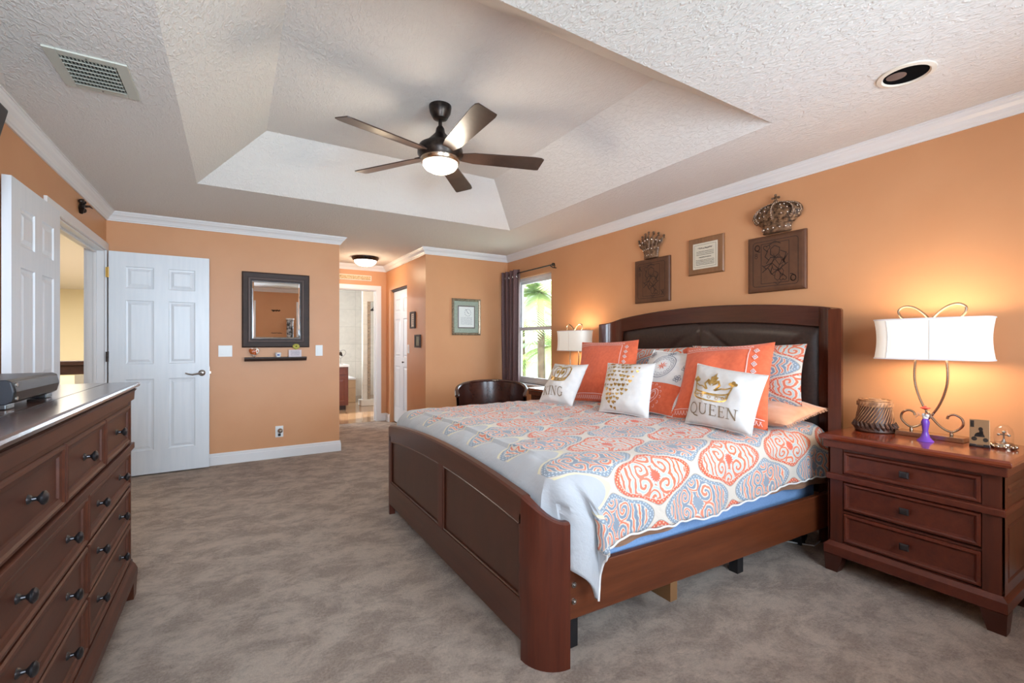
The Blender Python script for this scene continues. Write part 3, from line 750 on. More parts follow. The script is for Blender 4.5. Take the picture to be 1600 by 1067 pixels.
hall_pic(5.76,1.258,.20,.17,'square dark framed picture, lower one in the hallway','mat_green')
t = thing('light_switch','white switch beside the bifold closet door','switch',(HX1,6.15,1.15),-PI/2)
MB().box(-.035,.035,-.006,-.0005,-.06,.06,.002).build('plate','plastic_white',t); MB().box(-.012,.012,-.012,-.006,-.03,.03,.001).build('rocker','plastic_white',t)
sg = thing('carved_sign','long cream carved plaque above the bathroom doorway','sign',(1.5,HY,2.24))
M['carved'] = noisy('carved_cream_plaster', srgb(226,200,160), srgb(176,146,106), 70, rough=.8, bs=.5, bd=.01, bscale=60)
MB().box(-.38,.335,-.014,-.0005,-.042,.042,.004).build('board','plastic_cream',sg)
MB().box(-.365,.32,-.019,-.014,-.030,.030,.002).build('carving','carved',sg)

# ------------------------------------------------------------------ right wall: card plaques, certificate, crowns (thing frame: x to the viewer's right, -y out of the wall)
RW = -PI/2
M['plaque'] = wood('carved_plaque_wood', srgb(78,46,27), srgb(100,62,38), (1,1,1), rough=.55, coat=0, scale=4)
M['carve_line'] = mat('dark_carved_groove', srgb(44,25,16), .6)
def card_plaque(label, yc, zc, w_, h_, letter):
    t = thing('card_plaque', label, 'plaque', (RX,yc,zc), RW)
    mb = MB(); e = .022
    mb.loft([[(sx*(w_/2-i),-p,sz*(h_/2-i)) for sx,sz in ((-1,-1),(1,-1),(1,1),(-1,1))] for i,p in ((0,0),(0,.018),(.006,.026),(e,.030))])
    mb.build('board','plaque',t)
    W = w_/2-.045; Hh = h_/2-.04; L = []
    def rr(w1,h1,r): 
        p = []
        for cx,cy,a in ((w1-r,h1-r,0),(-w1+r,h1-r,90),(-w1+r,-h1+r,180),(w1-r,-h1+r,270)): p += arc(cx,cy,r,r,a,a+90,6)
        return ribbon(closed(p),.004)
    L += rr(W,Hh,.02); L += rr(W*.62,Hh*.88,.004)
    g,_ = glyph(letter,-W+.012,Hh-.062,.042,th=.2,tn=.12); L += g
    g2,_ = glyph('8',-W+.012,Hh-.115,.036); L += g2
    g,_ = glyph(letter,-W+.012,Hh-.062,.042,th=.2,tn=.12); L += [[(-u,-v) for u,v in q] for q in g]
    L += ribbon(closed(heart(-W*.62+.04,Hh-.05,.05)),.005); L += ribbon(closed([(-u,-v) for u,v in heart(-W*.62+.04,Hh-.05,.05)]),.005)
    fg = [[(-.03,.10),(.0,.12),(.035,.10),(.03,.06),(0,.04),(-.03,.06),(-.03,.10)],[(-.06,.0),(-.03,.04),(.05,.03),(.075,-.02)],[(-.08,-.02),(-.02,.0),(.03,-.05),(.09,-.01)],[(-.05,.09),(-.07,.05),(-.04,.02)],[(.04,.08),(.08,.06),(.06,.0),(.09,.05)],[(-.09,-.06),(-.05,-.03),(-.02,-.08),(.02,-.05),(.05,-.09)],[(.0,.04),(-.02,.0),(-.06,-.04),(-.09,-.01)],[(-.04,.13),(.0,.15),(.04,.13)]]
    for p in fg:
        L += ribbon([(u*w_/.41,v*h_/.4) for u,v in p],.006); L += ribbon([(-u*w_/.41*.6+.02,-v*h_/.4*.9-.02) for u,v in p],.004)
    decal(MB(), L, lambda u,v:(u,-.0306,v)).build('carved_lines','carve_line',t)
    return t
card_plaque('carved wooden king playing-card plaque, left of the certificate',2.888,1.808,.405,.40,'K')
card_plaque('carved wooden queen playing-card plaque, right of the certificate',1.772,1.803,.402,.402,'Q')
ct = thing('certificate_plaque','cream certificate on a wooden board between the two card plaques','plaque',(RX,2.335,1.947),RW)
M['cert_wood'] = wood('certificate_board_wood', srgb(120,82,52), srgb(142,98,64), (3,3,.4), rough=.35)
cbm = MB().loft([[(sx*(.163-i),-p,sz*(.15-i)) for sx,sz in ((-1,-1),(1,-1),(1,1),(-1,1))] for i,p in ((0,0),(0,.012),(.008,.020),(.02,.020))])
cbm.build('board','cert_wood',ct)
MB().box(-.113,.113,-.0215,-.020,-.105,.105).build('certificate','paper',ct)
L = ribbon(closed([(-.098,-.09),(.098,-.09),(.098,.09),(-.098,.09)]),.002); rg = random.Random(5)
L += scribble(-.065,.065,.062,.012,rg,.0035)
for k,(a_,y_) in enumerate(((.08,.035),(.08,.022),(.08,.009),(.055,-.012),(.085,-.035),(.085,-.047),(.085,-.059),(.085,-.071))): L += scribble(-a_,a_,y_,.005,rg,.0022 if k!=3 else .0035)
decal(MB(), L, lambda u,v:(u,-.0222,v)).build('lettering','ink',ct)
M['crown_metal'] = noisy('dark_bronze_resin', srgb(74,52,38), srgb(140,108,82), 34, rough=.4, metal=.4)
M['pearl'] = mat('silver_stud', srgb(205,190,175), .2, .8)
_sm = {}
def stud(par, p, r, m='pearl'):
    if m not in _sm:
        o = MB().ball((0,0,0),1,8).build('stud', m, par, smooth=True); _sm[m] = o.data
    else: o = bpy.data.objects.new('stud', _sm[m]); COL.objects.link(o); o.parent = par
    o.location = p; o.scale = (r,r,r); return o
# small crown: flared band with seven ball-tipped leaves
c1 = thing('crown_ornament','small flared crown with seven ball tips above the king plaque','crown',(RX,2.90,2.012),RW)
mb = MB(); mb.loft([[(.085*k*math.sin(a),-.012-.05*k*math.cos(a)*.6,z) for a in [math.radians(-90+180*i/16) for i in range(17)]] + [(.085*k*math.sin(a)*.9,-.004,z) for a in [math.radians(90-180*i/6) for i in range(7)]] for k,z in ((.93,0),(1,.008),(.95,.02),(1.0,.05),(1.06,.062),(1.06,.07),(1.12,.10))])
mb.build('band','crown_metal',c1,smooth=True)
lf = MB()
for k in range(7):
    a = (k-3)/3; x0 = .082*a; x1 = .125*a*1.05; zt = .225-.05*a*a; yd = -.045+.03*abs(a)
    ax = Vector((x1*1.08-x0,0,zt-.085)); sd_ = Vector((ax.z,0,-ax.x)).normalized()
    rings = []
    for q, hw_ in ((0,.012),(.18,.013),(.40,.019),(.58,.021),(.74,.015),(.86,.006),(.95,.004)):
        p = Vector((x0,yd,.085)) + ax*q + Vector((0,-.010*math.sin(PI*q),0))
        rings.append([tuple(p+sd_*hw_*math.cos(t_)+Vector((0,-1,0))*min(hw_,.009)*math.sin(t_)) for t_ in [2*PI*i/10 for i in range(10)]])
    lf.loft(rings); lf.ball((x1*1.10,yd,zt+.006),.0115,10); lf.tube([(x1*1.10-.010,yd,zt-.012),(x1*1.10+.010,yd,zt-.012)],.005,6)
    if k < 6:
        am = (k-2.5)/3; lf.tube([(.085*am,yd,.09),(.098*am,yd-.004,.135),(.112*am,yd-.004,.150)],[.008,.008,.004],6)
    stud(c1,tuple(Vector((x0,yd-.018,.085))+ax*.58),.009)
    stud(c1,(.078*a,yd-.004,.028),.006); stud(c1,(.09*a,yd-.008,.082),.0075)
lf.build('leaves','crown_metal',c1,smooth=True)
# large arched crown
c2 = thing('crown_ornament','large arched crown with cross finial and studs above the queen plaque','crown',(RX,1.765,2.012),RW)
mb = MB(); mb.loft([[(.10*k*math.sin(a),-.012-.045*k*math.cos(a),z) for a in [math.radians(-90+180*i/16) for i in range(17)]] + [(.10*k*math.sin(a)*.9,-.004,z) for a in [math.radians(90-180*i/6) for i in range(7)]] for k,z in ((.92,0),(1.0,.006),(.95,.015),(1.0,.045),(1.08,.052),(1.02,.06))])
mb.build('band','crown_metal',c2,smooth=True)
ar = MB()
KEY = [(0,.100),(.05,.104),(.07,.125),(.095,.152),(.125,.168),(.155,.158),(.180,.125),(.197,.075),(.205,.03),(.206,.004)]
def cap(u, v):
    q = v*(len(KEY)-1); i0 = min(int(q),len(KEY)-2); f_ = q-i0; z = KEY[i0][0]*(1-f_)+KEY[i0+1][0]*f_; hw_ = KEY[i0][1]*(1-f_)+KEY[i0+1][1]*f_
    a = PI*(u-.5); return (hw_*math.sin(a), -.006-.42*hw_*math.cos(a), z)
for a in (.02,.21,.5,.79,.98):
    pts = [Vector(cap(a,.28+.72*i/14))+Vector((0,-.006,.004)) for i in range(15)]
    ar.tube(pts,[.011-.005*i/14 for i in range(15)],8)
    br2 = MB()
    for i in range(15): br2.ball(tuple(pts[i]+Vector((0,-.010,.002))),.0042,6)
    br2.tube([p+Vector((0,-.009,.002)) for p in pts],.0015,5).build('bead_row','pearl',c2,smooth=True)
ar.ball((0,-.03,.214),.017).box(-.006,.006,-.038,-.026,.224,.262,.002).box(-.022,.022,-.038,-.026,.237,.250,.002)
for x_,z_ in ((0,.262),(-.022,.243),(.022,.243)): ar.ball((x_,-.032,z_),.009,8)
ar.build('arches','crown_metal',c2,smooth=True)
for k in range(7):
    a = (k-3)/3.2; stud(c2,(.1*math.sin(a*1.35),-.012-.052*math.cos(a*1.35),.03),.0075)
for u_ in (.12,.30,.38,.62,.70,.88):
    for v_ in (.42,.56,.70): stud(c2,tuple(Vector(cap(u_,v_))+Vector((0,-.003,0))),.006)
M['crown_cap'] = noisy('aged_bronze_relief', srgb(60,42,30), srgb(146,112,82), 45, rough=.4, metal=.4, bs=.6, bd=.01, bscale=70)
MB().grid(lambda u,v: cap(u,.15+.85*v), 22, 20).build('cap','crown_cap',c2,smooth=True)

# ------------------------------------------------------------------ bathroom beyond
struct(MB().box(-1.2,3.5,10.9,11,0,H).build('wall_bath_far','bath_tile_wall'))
struct(MB().box(-1.3,-1.2,HY+TH,11,0,H).build('wall_bath_left','bath_tile_side'))
struct(MB().box(3.5,3.6,HY,11,0,H).build('wall_bath_right','bath_tile_side'))
struct(MB().box(HX1+.78,3.5,HY+.0,HY+TH,0,H).build('wall_bath_near','white_paint'))
# shower stall: wall strip, mosaic band, stone curb, door glass, shower head
struct(MB().box(2.16,2.30,9.15,9.27,0,H).build('wall_shower_post','bath_tile_wall'))
struct(MB().box(2.30,3.5,9.27-.12,9.27,2.05,H).build('wall_shower_header','bath_tile_wall'))
struct(MB().box(2.24,2.30,9.135,9.15,.12,2.05).build('trim_shower','mosaic'))
struct(MB().box(2.10,3.5,9.05,9.30,0.002,.12,.01).build('trim_shower_curb','bath_tile_wall'))
tub = thing('bathtub_surround','tan tiled bathtub deck against the marble bathroom wall','bathtub',(1.0,10.2,0))
MB().box(0.0,2.15,9.75,10.89,0.003,.47).build('tiled_front','tan_tile',tub,world=True)
MB().box(0.0,2.15,9.73,10.89,.47,.51,.008).build('deck','white_paint',tub,world=True)
shh = thing('shower_head','dark shower head on an arm in the bathroom shower','shower head',(2.6,9.6,1.98))
MB().tube([(2.95,10.9,2.05),(2.62,10.1,2.03),(2.56,9.9,2.0),(2.5,9.75,1.95)],.012).lathe([(.012,0),(.05,-.03),(.05,-.045),(.0005,-.046)],(2.48,9.72,1.95),16).build('arm_and_head','bronze',shh,world=True,smooth=True)
van = thing('bathroom_vanity','reddish brown bathroom vanity with a white top','cabinet',(1.5,8.9,0))
M['vanity'] = wood('vanity_wood', srgb(98,48,34), srgb(120,62,44), (3,3,.4), rough=.3)
MB().box(.9,1.80,8.75,9.30,.08,.79,.004).build('body','vanity',van,world=True)
MB().box(.88,1.815,8.72,9.32,.79,.83,.005).build('countertop','white_paint',van,world=True)
MB().box(.92,1.76,8.78,9.26,0.002,.08).build('toe_kick','dark_wood',van,world=True)
for x0_,x1_ in ((.94,1.34),(1.38,1.78)):
    dv = MB().panel(x0_,x1_,.12,.62,8.735,[(0,.015),(0,0),(.05,0),(.056,.006),(.09,.002)]); dr = dv.build('door','vanity',van,world=True)
    MB().panel(x0_,x1_,.65,.77,8.735,[(0,.015),(0,0),(.02,0),(.024,.004)]).build('drawer','vanity',van,world=True)
ho = thing('heart_stand','wire heart ornament on a stand on the bathroom vanity','ornament',(1.70,8.95,.83))
MB().tube([(x,0,z) for x,z in heart(0,.20,.20,0,24)],.008,6,True).tube([(0,0,0),(0,0,.12)],.006).cyl((0,0,0),.045,.01).build('wire_frame','steel',ho,smooth=True)
MB().ball((0,0,.20),.03,8,(1,.5,1.2)).ball((.02,0,.17),.02,8).build('centre_figure','bronze',ho,smooth=True)
rd = thing('bathroom_downlight','small lit recessed light in the bathroom ceiling','ceiling light',(1.6,9.2,H))
MB().lathe([(.07,-.001),(.068,-.008),(.05,-.006)],n=20,caps=False).build('ring','white_paint',rd); MB().lathe([(.05,-.004),(.0005,-.005)],n=20,caps=False).build('bulb','glow',rd)
light('bathroom_lamp','POINT',(1.5,8.4,2.25),24,(1,.90,.76),radius=.1)

# ------------------------------------------------------------------ case furniture (local frame: x along the front, y into the piece, z up)
FRAME = [(0,0),(.004,-.006),(.012,-.007),(.018,-.002),(.022,.006),(.024,.008)]
def leg_mb(x, y, w_, h_, sx, sy):
    """square foot tapering towards its outer corner"""
    top = [(x,y),(x+sx*w_,y),(x+sx*w_,y+sy*w_),(x,y+sy*w_)]; k = .72
    bot = [(x+sx*.004,y+sy*.004),(x+sx*w_*k,y+sy*.004),(x+sx*w_*k,y+sy*w_*k),(x+sx*.004,y+sy*w_*k)]
    return MB().loft([[(a,b,0) for a,b in bot],[(a,b,h_*.55) for a,b in [((p[0]*.4+q[0]*.6),(p[1]*.4+q[1]*.6)) for p,q in zip(bot,top)]],[(a,b,h_) for a,b in top]])
def drawer(par, x0, x1, z0, z1, fr, m, knobs, kfn, y=0):
    mb = MB().box(x0,x1,y+.008,y+.02,z0,z1); mb.panel(x0,x1,z0,z1,y,[(0,.02)]+fr)
    d = mb.build('drawer', m, par)
    for kx in knobs: kfn(d, kx, (z0+z1)/2, y+.008)
    return d
# night stands
def square_knob(par, x, z, y):
    k = MB().cyl((x,y,z),.007,-.018,'y',10); k.loft([[(x+sx*r,y+d,z+sz*r*.85) for sx,sz in ((-1,-1),(1,-1),(1,1),(-1,1))] for r,d in ((.010,-.016),(.019,-.021),(.019,-.027),(.013,-.031))])
    return k.build('knob','knob',par,bevel=.0015)
NW, ND = .655, .43
def night_stand(label, loc):
    t = thing('nightstand', label, 'nightstand', loc, -PI/2)
    top = MB().loft([[(x_,y_,z) for x_,y_ in ((-.035-o,-.042-o),(NW+.035+o,-.042-o),(NW+.035+o,ND+.02),(-.035-o,ND+.02))] for o,z in ((-.012,.712),(0,.716),(.004,.726),(.002,.736),(-.008,.744))])
    top.build('top','wood_top',t,bevel=.002)
    MB().box(-.022,NW+.022,-.028,ND+.01,.672,.712,.004).build('cornice','wood_y',t)
    b = MB().box(0,NW,.021,ND,.12,.672)
    for q in ((0,.062),(NW-.062,NW)): b.box(q[0],q[1],0,.03,.12,.672,.003)
    b.box(.062,NW-.062,.004,.03,.655,.672).box(.062,NW-.062,.004,.03,.53,.535).box(.062,NW-.062,.004,.03,.325,.335).box(.062,NW-.062,.004,.03,.12,.165)
    b.build('carcass','wood_z',t)
    for x_,fl in ((NW,1),(0,-1)):
        sp_ = MB()
        for (za,zb) in ((.53,.672),(.16,.50)):
            p = MB().panel(.0,ND,za,zb,0,[(0,0),(.045,0),(.050,.007),(.056,.008),(.062,0),(.066,-.001)],1)
            sp_.add([(x_+fl*(.009-q[1]),q[0],q[2]) for q in p.v], p.f)
        sp_.build('side_panel','wood_z',t)
    MB().box(-.014,NW+.014,-.016,ND,.498,.530,.005).build('waist_moulding','wood_y',t)
    MB().loft([[(x_,y_,z) for x_,y_ in ((-o,-o),(NW+o,-o),(NW+o,ND),(-o,ND))] for o,z in ((.018,.090),(.022,.096),(.022,.140),(.012,.150),(.004,.160))]).build('plinth','wood_y',t)
    for za,zb in ((.537,.655),(.345,.492),(.170,.322)): drawer(t,.064,NW-.064,za,zb,FRAME,'wood_y',[NW/2],square_knob)
    for x_,sx in ((-.02,1),(NW+.02,-1)):
        for y_,sy in ((-.02,1),(ND-.005,-1)): leg_mb(x_,y_,.085,.09,sx,sy).build('leg','dark_leg',t)
    return t
M['dark_leg'] = mat('dark_cherry_leg', srgb(62,26,16), .35)
NS1 = night_stand('cherry three-drawer nightstand right of the bed, lamp and trinkets on top', (2.79,1.222,0))
NS2 = copy_tree(NS1); NS2.location = (2.79,4.155,0); NS2['label'] = 'cherry nightstand beyond the bed under the side window, mostly hidden'

# lamps on the night stands (local frame: x to the viewer's right along the wall, -y towards the room)
def table_lamp(label, loc):
    t = thing('table_lamp', label, 'lamp', loc, -PI/2)
    MB().box(-.135,.135,-.045,.045,0,.024,.002).build('base','nickel',t)
    # two crossing ribbons of bent metal that loop above the shade
    def strand(s_):
        P = [(-.066,.108),(-.072,.125),(-.095,.132),(-.120,.115),(-.124,.085),(-.105,.058),(-.078,.045),(-.04,.065),(0,.115),(.035,.18),(.060,.27),(.064,.35),(.055,.43),(.03,.53),(-.01,.62),(-.06,.675),(-.105,.690),(-.135,.672),(-.130,.640),(-.105,.61),(-.09,.58)]
        out = []
        for i in range(len(P)-1):     # smooth by Catmull-Rom
            p0 = P[max(i-1,0)]; p1 = P[i]; p2 = P[i+1]; p3 = P[min(i+2,len(P)-1)]
            for k in range(4):
                q = k/4; f = lambda a,b,c,d: .5*((2*b)+(-a+c)*q+(2*a-5*b+4*c-d)*q*q+(-a+3*b-3*c+d)*q*q*q)
                out.append((s_*f(p0[0],p1[0],p2[0],p3[0]), .006*s_, f(p0[1],p1[1],p2[1],p3[1])))
        out.append((s_*P[-1][0],.006*s_,P[-1][1])); return out
    for s_ in (1,-1):
        MB().tube(strand(s_),.0058,8).build('scroll_arm','nickel',t,smooth=True)
        MB().cyl((-s_*.080,0,.022),.007,.02,n=10).ball((-s_*.080,0,.03),.009,8).build('collar','nickel',t,smooth=True)
    def sec(a, z):
        q = (z-.406)/.214; pinch = 1-.045*math.sin(PI*q); c_,s_ = math.cos(a), math.sin(a)
        r = 1/((abs(c_)**4+abs(s_)**4)**.25)
        return (.232*pinch*c_*r, .098*pinch*s_*r, z)
    n = 48
    sm = MB().grid(lambda u,v: sec(2*PI*u,.406+.214*v), n, 10); shd = sm.build('shade','shade',t,smooth=True)
    for z in (.406,.614):
        MB().loft([[ (x_*k,y_*k,z+dz) for x_,y_,_ in [sec(2*PI*i/n,z+.003) for i in range(n)]] for k,dz in ((1.0,0),(1.012,0),(1.012,.007),(1.0,.007))]+[[ (x_,y_,z) for x_,y_,_ in [sec(2*PI*i/n,z+.003) for i in range(n)]]],True,False).build('shade_trim','shade_trim',shd,smooth=True)
    for a in (-2.205,-1.48,2.205,1.48): MB().tube([Vector(sec(a,.41+.02*i))*1.004 - Vector((0,0,(.41+.02*i)*.004)) for i in range(11)],.0014,5).build('seam','seam',shd)
    MB().ball((0,0,.52),.028,10).cyl((0,0,.45),.012,.05,n=10).build('bulb','glow',t,smooth=True)
    L_ = light('lamp_bulb','POINT',(0,0,0),5,(1,.78,.54),radius=.035); L_.parent = t; L_.location = (0,0,.565)
    L2 = light('lamp_bulb','POINT',(0,0,0),5,(1,.78,.54),radius=.035); L2.parent = t; L2.location = (0,0,.455)
    return t
M['seam'] = mat('shade_seam_thread', srgb(190,186,184), .8)
table_lamp('lit table lamp with bow-shaped metal frame on the near nightstand', (3.09,.885,.7445))
table_lamp('lit lamp with bow-shaped metal frame on the far nightstand beyond the pillows', (3.10,3.80,.7445))

# basket, figurine, plaque photo, glass dome
bk = thing('woven_basket','round dark brown woven lidded basket beside the lamp on the nightstand','basket',(3.07,1.12,.7445))
M['rattan'] = noisy('dark_rattan', srgb(56,34,26), srgb(92,60,44), 40, rough=.45)
M['rattan_light'] = noisy('tan_rattan', srgb(176,128,88), srgb(120,82,56), 40, rough=.5)
def brad(z): return (.088 + (.074-.088)*(z-.05)/.075) if z < .125 else (.074-.002*(z-.125)/.04)
MB().lathe([(.085,0),(.092,.006),(.088,.05),(.074,.125),(.072,.165),(.069,.168)],n=32).build('body','rattan',bk,smooth=True)
st = MB()
for k in range(34):
    a = 2*PI*k/34
    st.tube([((brad(z)+.0005)*math.cos(a+z*7), (brad(z)+.0005)*math.sin(a+z*7), z) for z in [.052+.010*i for i in range(10)]],.0026,5)
st.build('diagonal_weave','rattan_light',bk,smooth=True)
br_ = MB()
for k in range(26):
    a = 2*PI*k/26; c_ = Vector((.090*math.cos(a),.090*math.sin(a),.032))
    br_.tube([c_+Vector((-.012*math.sin(a+.5),.012*math.cos(a+.5),-.026)), c_*1.08+Vector((0,0,-.002)), c_+Vector((.012*math.sin(a),-.012*math.cos(a),.024))],[.003,.009,.003],6)
br_.build('braided_foot','rattan',bk,smooth=True)
ld = MB().lathe([(.078,.140),(.079,.160),(.070,.172),(.03,.178),(.0005,.179)],n=32)
for k in range(3):
    r = (.072,.05,.026)[k]; ld.tube([(r*math.cos(2*PI*i/28),r*math.sin(2*PI*i/28),.172+.003*k) for i in range(28)],.004,6,True)
for k in range(30):
    a = 2*PI*k/30; ld.tube([(.0795*math.cos(a),.0795*math.sin(a),.142),(.079*math.cos(a+.12),.079*math.sin(a+.12),.162)],.0032,5)
ld.build('lid','rattan_light',bk,smooth=True)
fg = thing('figurine','purple gowned figurine with wire arms and a red flower hat before the lamp','figurine',(2.965,.87,.7445))
M['purple'] = mat('glossy_purple_glaze', srgb(112,66,170), .25); M['red'] = mat('coral_red_petal', srgb(214,70,50), .6)
MB().lathe([(.034,0),(.032,.004),(.018,.02),(.011,.05),(.014,.075),(.017,.095),(.011,.112),(.005,.118)],n=20).build('gown','purple',fg,smooth=True)
MB().ball((0,0,.118),.012,10).ball((.006,0.008,.13),.009,8).ball((-.004,-.008,.128),.009,8).build('white_ruffle','white_paint',fg,smooth=True)
hw_ = MB().tube([(0,0,.12),(0,0,.165)],.0018,6)
for s_ in (-1,1): hw_.tube([(0,0,.125),(0,s_*.02,.122),(0,s_*.035,.135),(0,s_*.03,.142),(0,s_*.022,.132),(0,s_*.034,.118),(0,s_*.04,.112)],.0014,5)
hw_.build('wire_arms','steel',fg)
MB().lathe([(.003,.158),(.022,.165),(.018,.170),(.004,.171)],n=10,sx=.9).ball((0,0,.17),.008,8).build('flower_hat','red',fg,smooth=True)
ph = thing('engraved_plaque','small tilted bronze picture plaque on a stand right of the lamp','plaque',(3.03,.69,.7445), -PI/2+.25)
M['etched'] = mat('bronze_plate', srgb(150,116,84), .35, .6)
pm = MB(); pm.T = Matrix.Rotation(math.radians(-14),4,'X'); pm.box(-.034,.034,-.004,0,.010,.128,.001); pm.build('plate','etched',ph)
pm = MB(); pm.T = Matrix.Rotation(math.radians(-14),4,'X')
L = [[(-.031,.09),(-.018,.09),(-.018,.122),(-.031,.122)]] + [arc(0,.045,.018,.022,0,180,8)] + [closed(arc(-.018,.035,.010,.010,0,330,10))] + [closed(arc(.02,.032,.009,.010,0,330,10))] + [closed(arc(.004,.082,.008,.010,0,330,10))] + [[(-.004,.05),(.014,.052),(.012,.075),(0,.075)]]
decal(pm, L, lambda u,v:(u,-.0045,v)); pm.build('etched_motorcyclist','bronze',ph)
MB().box(-.036,.036,-.02,.03,0,.008,.002).box(-.034,-.012,-.024,-.014,.004,.014,.002).box(.012,.034,-.024,-.014,.004,.014,.002).build('stand','knob',ph)
gd = thing('glass_dome','small glass dome over a silver cross on an ornate base','ornament',(3.08,.62,.7445), -PI/2)
bm_ = MB().lathe([(.042,0),(.044,.008),(.036,.016),(.034,.024),(.030,.026)],n=28)
for k in range(10):
    a = 2*PI*k/10; bm_.ball((.040*math.cos(a),.040*math.sin(a),.010),.009,8)
bm_.build('ornate_base','nickel',gd,smooth=True)
MB().box(-.003,.003,-.003,.003,.024,.082,.001).box(-.018,.018,-.003,.003,.060,.066,.001).ball((0,0,.075),.007,8).ball((-.017,0,.062),.006,8).ball((.017,0,.062),.006,8).lathe([(.012,.026),(.006,.034),(.003,.045)],n=12).build('cross','steel',gd,smooth=True)
MB().lathe([(.032,.024),(.033,.07),(.028,.092),(.014,.107),(.0005,.111)],n=28,caps=False).build('dome','glass',gd,smooth=True)

# dresser along the left wall
def round_knob(par, x, z, y):
    return MB().lathe([(.013,0),(.011,-.004),(.006,-.008),(.005,-.016),(.009,-.020),(.017,-.026),(.018,-.031),(.012,-.036),(.0005,-.038)],(x,y,z),16,axis='y').build('knob','knob',par,smooth=True)
DW, DD = 1.56, .53
dr = thing('dresser','long dark brown nine-drawer dresser along the left wall, glossy top','dresser',(-.43,1.31,0),PI/2)
MB().loft([[(x_,y_,z) for x_,y_ in ((-.03-o,-.028-o),(DW+.03+o,-.028-o),(DW+.03+o,DD+.01),(-.03-o,DD+.01))] for o,z in ((-.016,1.012),(-.012,1.018),(0,1.024),(.003,1.034),(0,1.041),(-.008,1.045))]).build('top','dresser_top',dr)
MB().loft([[(x_,y_,z) for x_,y_ in ((-o,-o),(DW+o,-o),(DW+o,DD),(-o,DD))] for o,z in ((.001,.955),(.010,.962),(.012,1.0),(.02,1.012))]).build('cornice','dresser',dr)
for y_ in (.09,.40): MB().box(-.02,DW+.02,y_,y_+.0025,1.0452,1.0457).build('top_seam','black',dr)
b = MB().box(0,DW,.022,DD,.12,.956)
for q in ((0,.035),(DW-.035,DW)): b.box(q[0],q[1],0,.03,.12,.956,.002)
b.box(.035,DW-.035,.003,.03,.94,.956).box(.035,DW-.035,.003,.03,.12,.185)
b.build('carcass','dresser',dr)
MB().box(-.010,DW+.010,-.012,DD,.722,.752,.004).build('waist_moulding','dresser',dr)
tw = (DW-.07)/3
DF = [(0,0),(.004,-.005),(.012,-.006),(.018,-.001),(.030,.002),(.034,.010),(.036,.012)]
for k in range(3):
    x0_ = .035+tw*k+.006; drawer(dr,x0_,x0_+tw-.012,.758,.940,DF,'dresser',[x0_+tw/2-.006],round_knob)
cw_ = (DW-.07)/2
for k in range(2):
    x0_ = .035+cw_*k+.008
    for za,zb in ((.555,.716),(.375,.543),(.190,.363)):
        drawer(dr,x0_,x0_+cw_-.016,za,zb,DF,'dresser',[x0_+cw_*.23,x0_+cw_*.74],round_knob)
MB().loft([[(x_,y_,z) for x_,y_ in ((-o,-o),(DW+o,-o),(DW+o,DD),(-o,DD))] for o,z in ((.016,.085),(.022,.095),(.022,.125),(.014,.150),(.006,.165),(.004,.180))]).build('plinth','dresser',dr)
for x_,sx in ((-.02,1),(DW+.02,-1)):
    for y_,sy in ((-.02,1),(DD-.01,-1)): leg_mb(x_,y_,.09,.09,sx,sy).build('leg','dresser',dr)
# set-top box on the dresser
bx = thing('cable_box','black cable box with rounded front standing on the dresser top','cable box',(-.56,2.07,1.046),PI/2)
M['box_top'] = mat('glossy_black_case', srgb(26,28,34), .3, spec=.25); M['box_front'] = noisy('smoked_front', srgb(34,27,25), srgb(50,38,34), 4, rough=.45, spec=.25, sc=(1,1,8))
P = [(0.0,.014),(-.012,.022),(-.018,.05),(-.012,.080),(0,.086),(.27,.086),(.27,.014)]
MB().prism(P,-.20,.20,'yz').build('case','box_top',bx,bevel=.003)
MB().loft([[(x_,y_-.0012,z) for x_ in (-.19,.19)] for y_,z in ((-.012,.024),(-.0185,.05),(-.0125,.078))],False,False).build('front_panel','box_front',bx)
for k in (-.165,.165):
    MB().box(k-.03,k+.03,.0,.05,0,.015,.003).build('foot','black',bx)
MB().lathe([(.006,0),(.006,-.004),(.0005,-.005)],(-.175,-.014,.07),10,axis='y').lathe([(.006,0),(.006,-.004),(.0005,-.005)],(-.175,-.014,.03),10,axis='y').build('button','steel',bx)

# ------------------------------------------------------------------ the bed
bed = thing('bed_frame','large cherry wood sleigh-style bed frame with padded leather headboard','bed',(2.05,2.38,0))
def path_slab(path, ztop, zbot, th, m, name, par, nseg=None):
    """upright slab following a plan path; path = list of (x,y) front points, thickness th towards +normal; ztop/zbot functions of index fraction y"""
    n = len(path); rings = []
    for i,(x_,y_) in enumerate(path):
        a = Vector(path[max(i-1,0)]); b_ = Vector(path[min(i+1,n-1)]); d = (b_-a).normalized(); nn = Vector((d.y,-d.x))
        t_ = abs(th[0]); c_ = Vector((2.05,2.35)) - Vector((x_,y_))
        if (nn.dot(c_) > 0) != (th[0] > 0): nn = -nn
        q = Vector((x_,y_))+nn*t_
        zt = ztop(x_,y_); zb = zbot(x_,y_)
        e = .008
        rings.append([(x_,y_,zb),(x_,y_,zt-e),(x_+nn.x*e,y_+nn.y*e,zt),(q.x-nn.x*e,q.y-nn.y*e,zt),(q.x,q.y,zt-e),(q.x,q.y,zb)])
    return MB().loft(rings).build(name, m, par, smooth=True, world=True, angle=35)
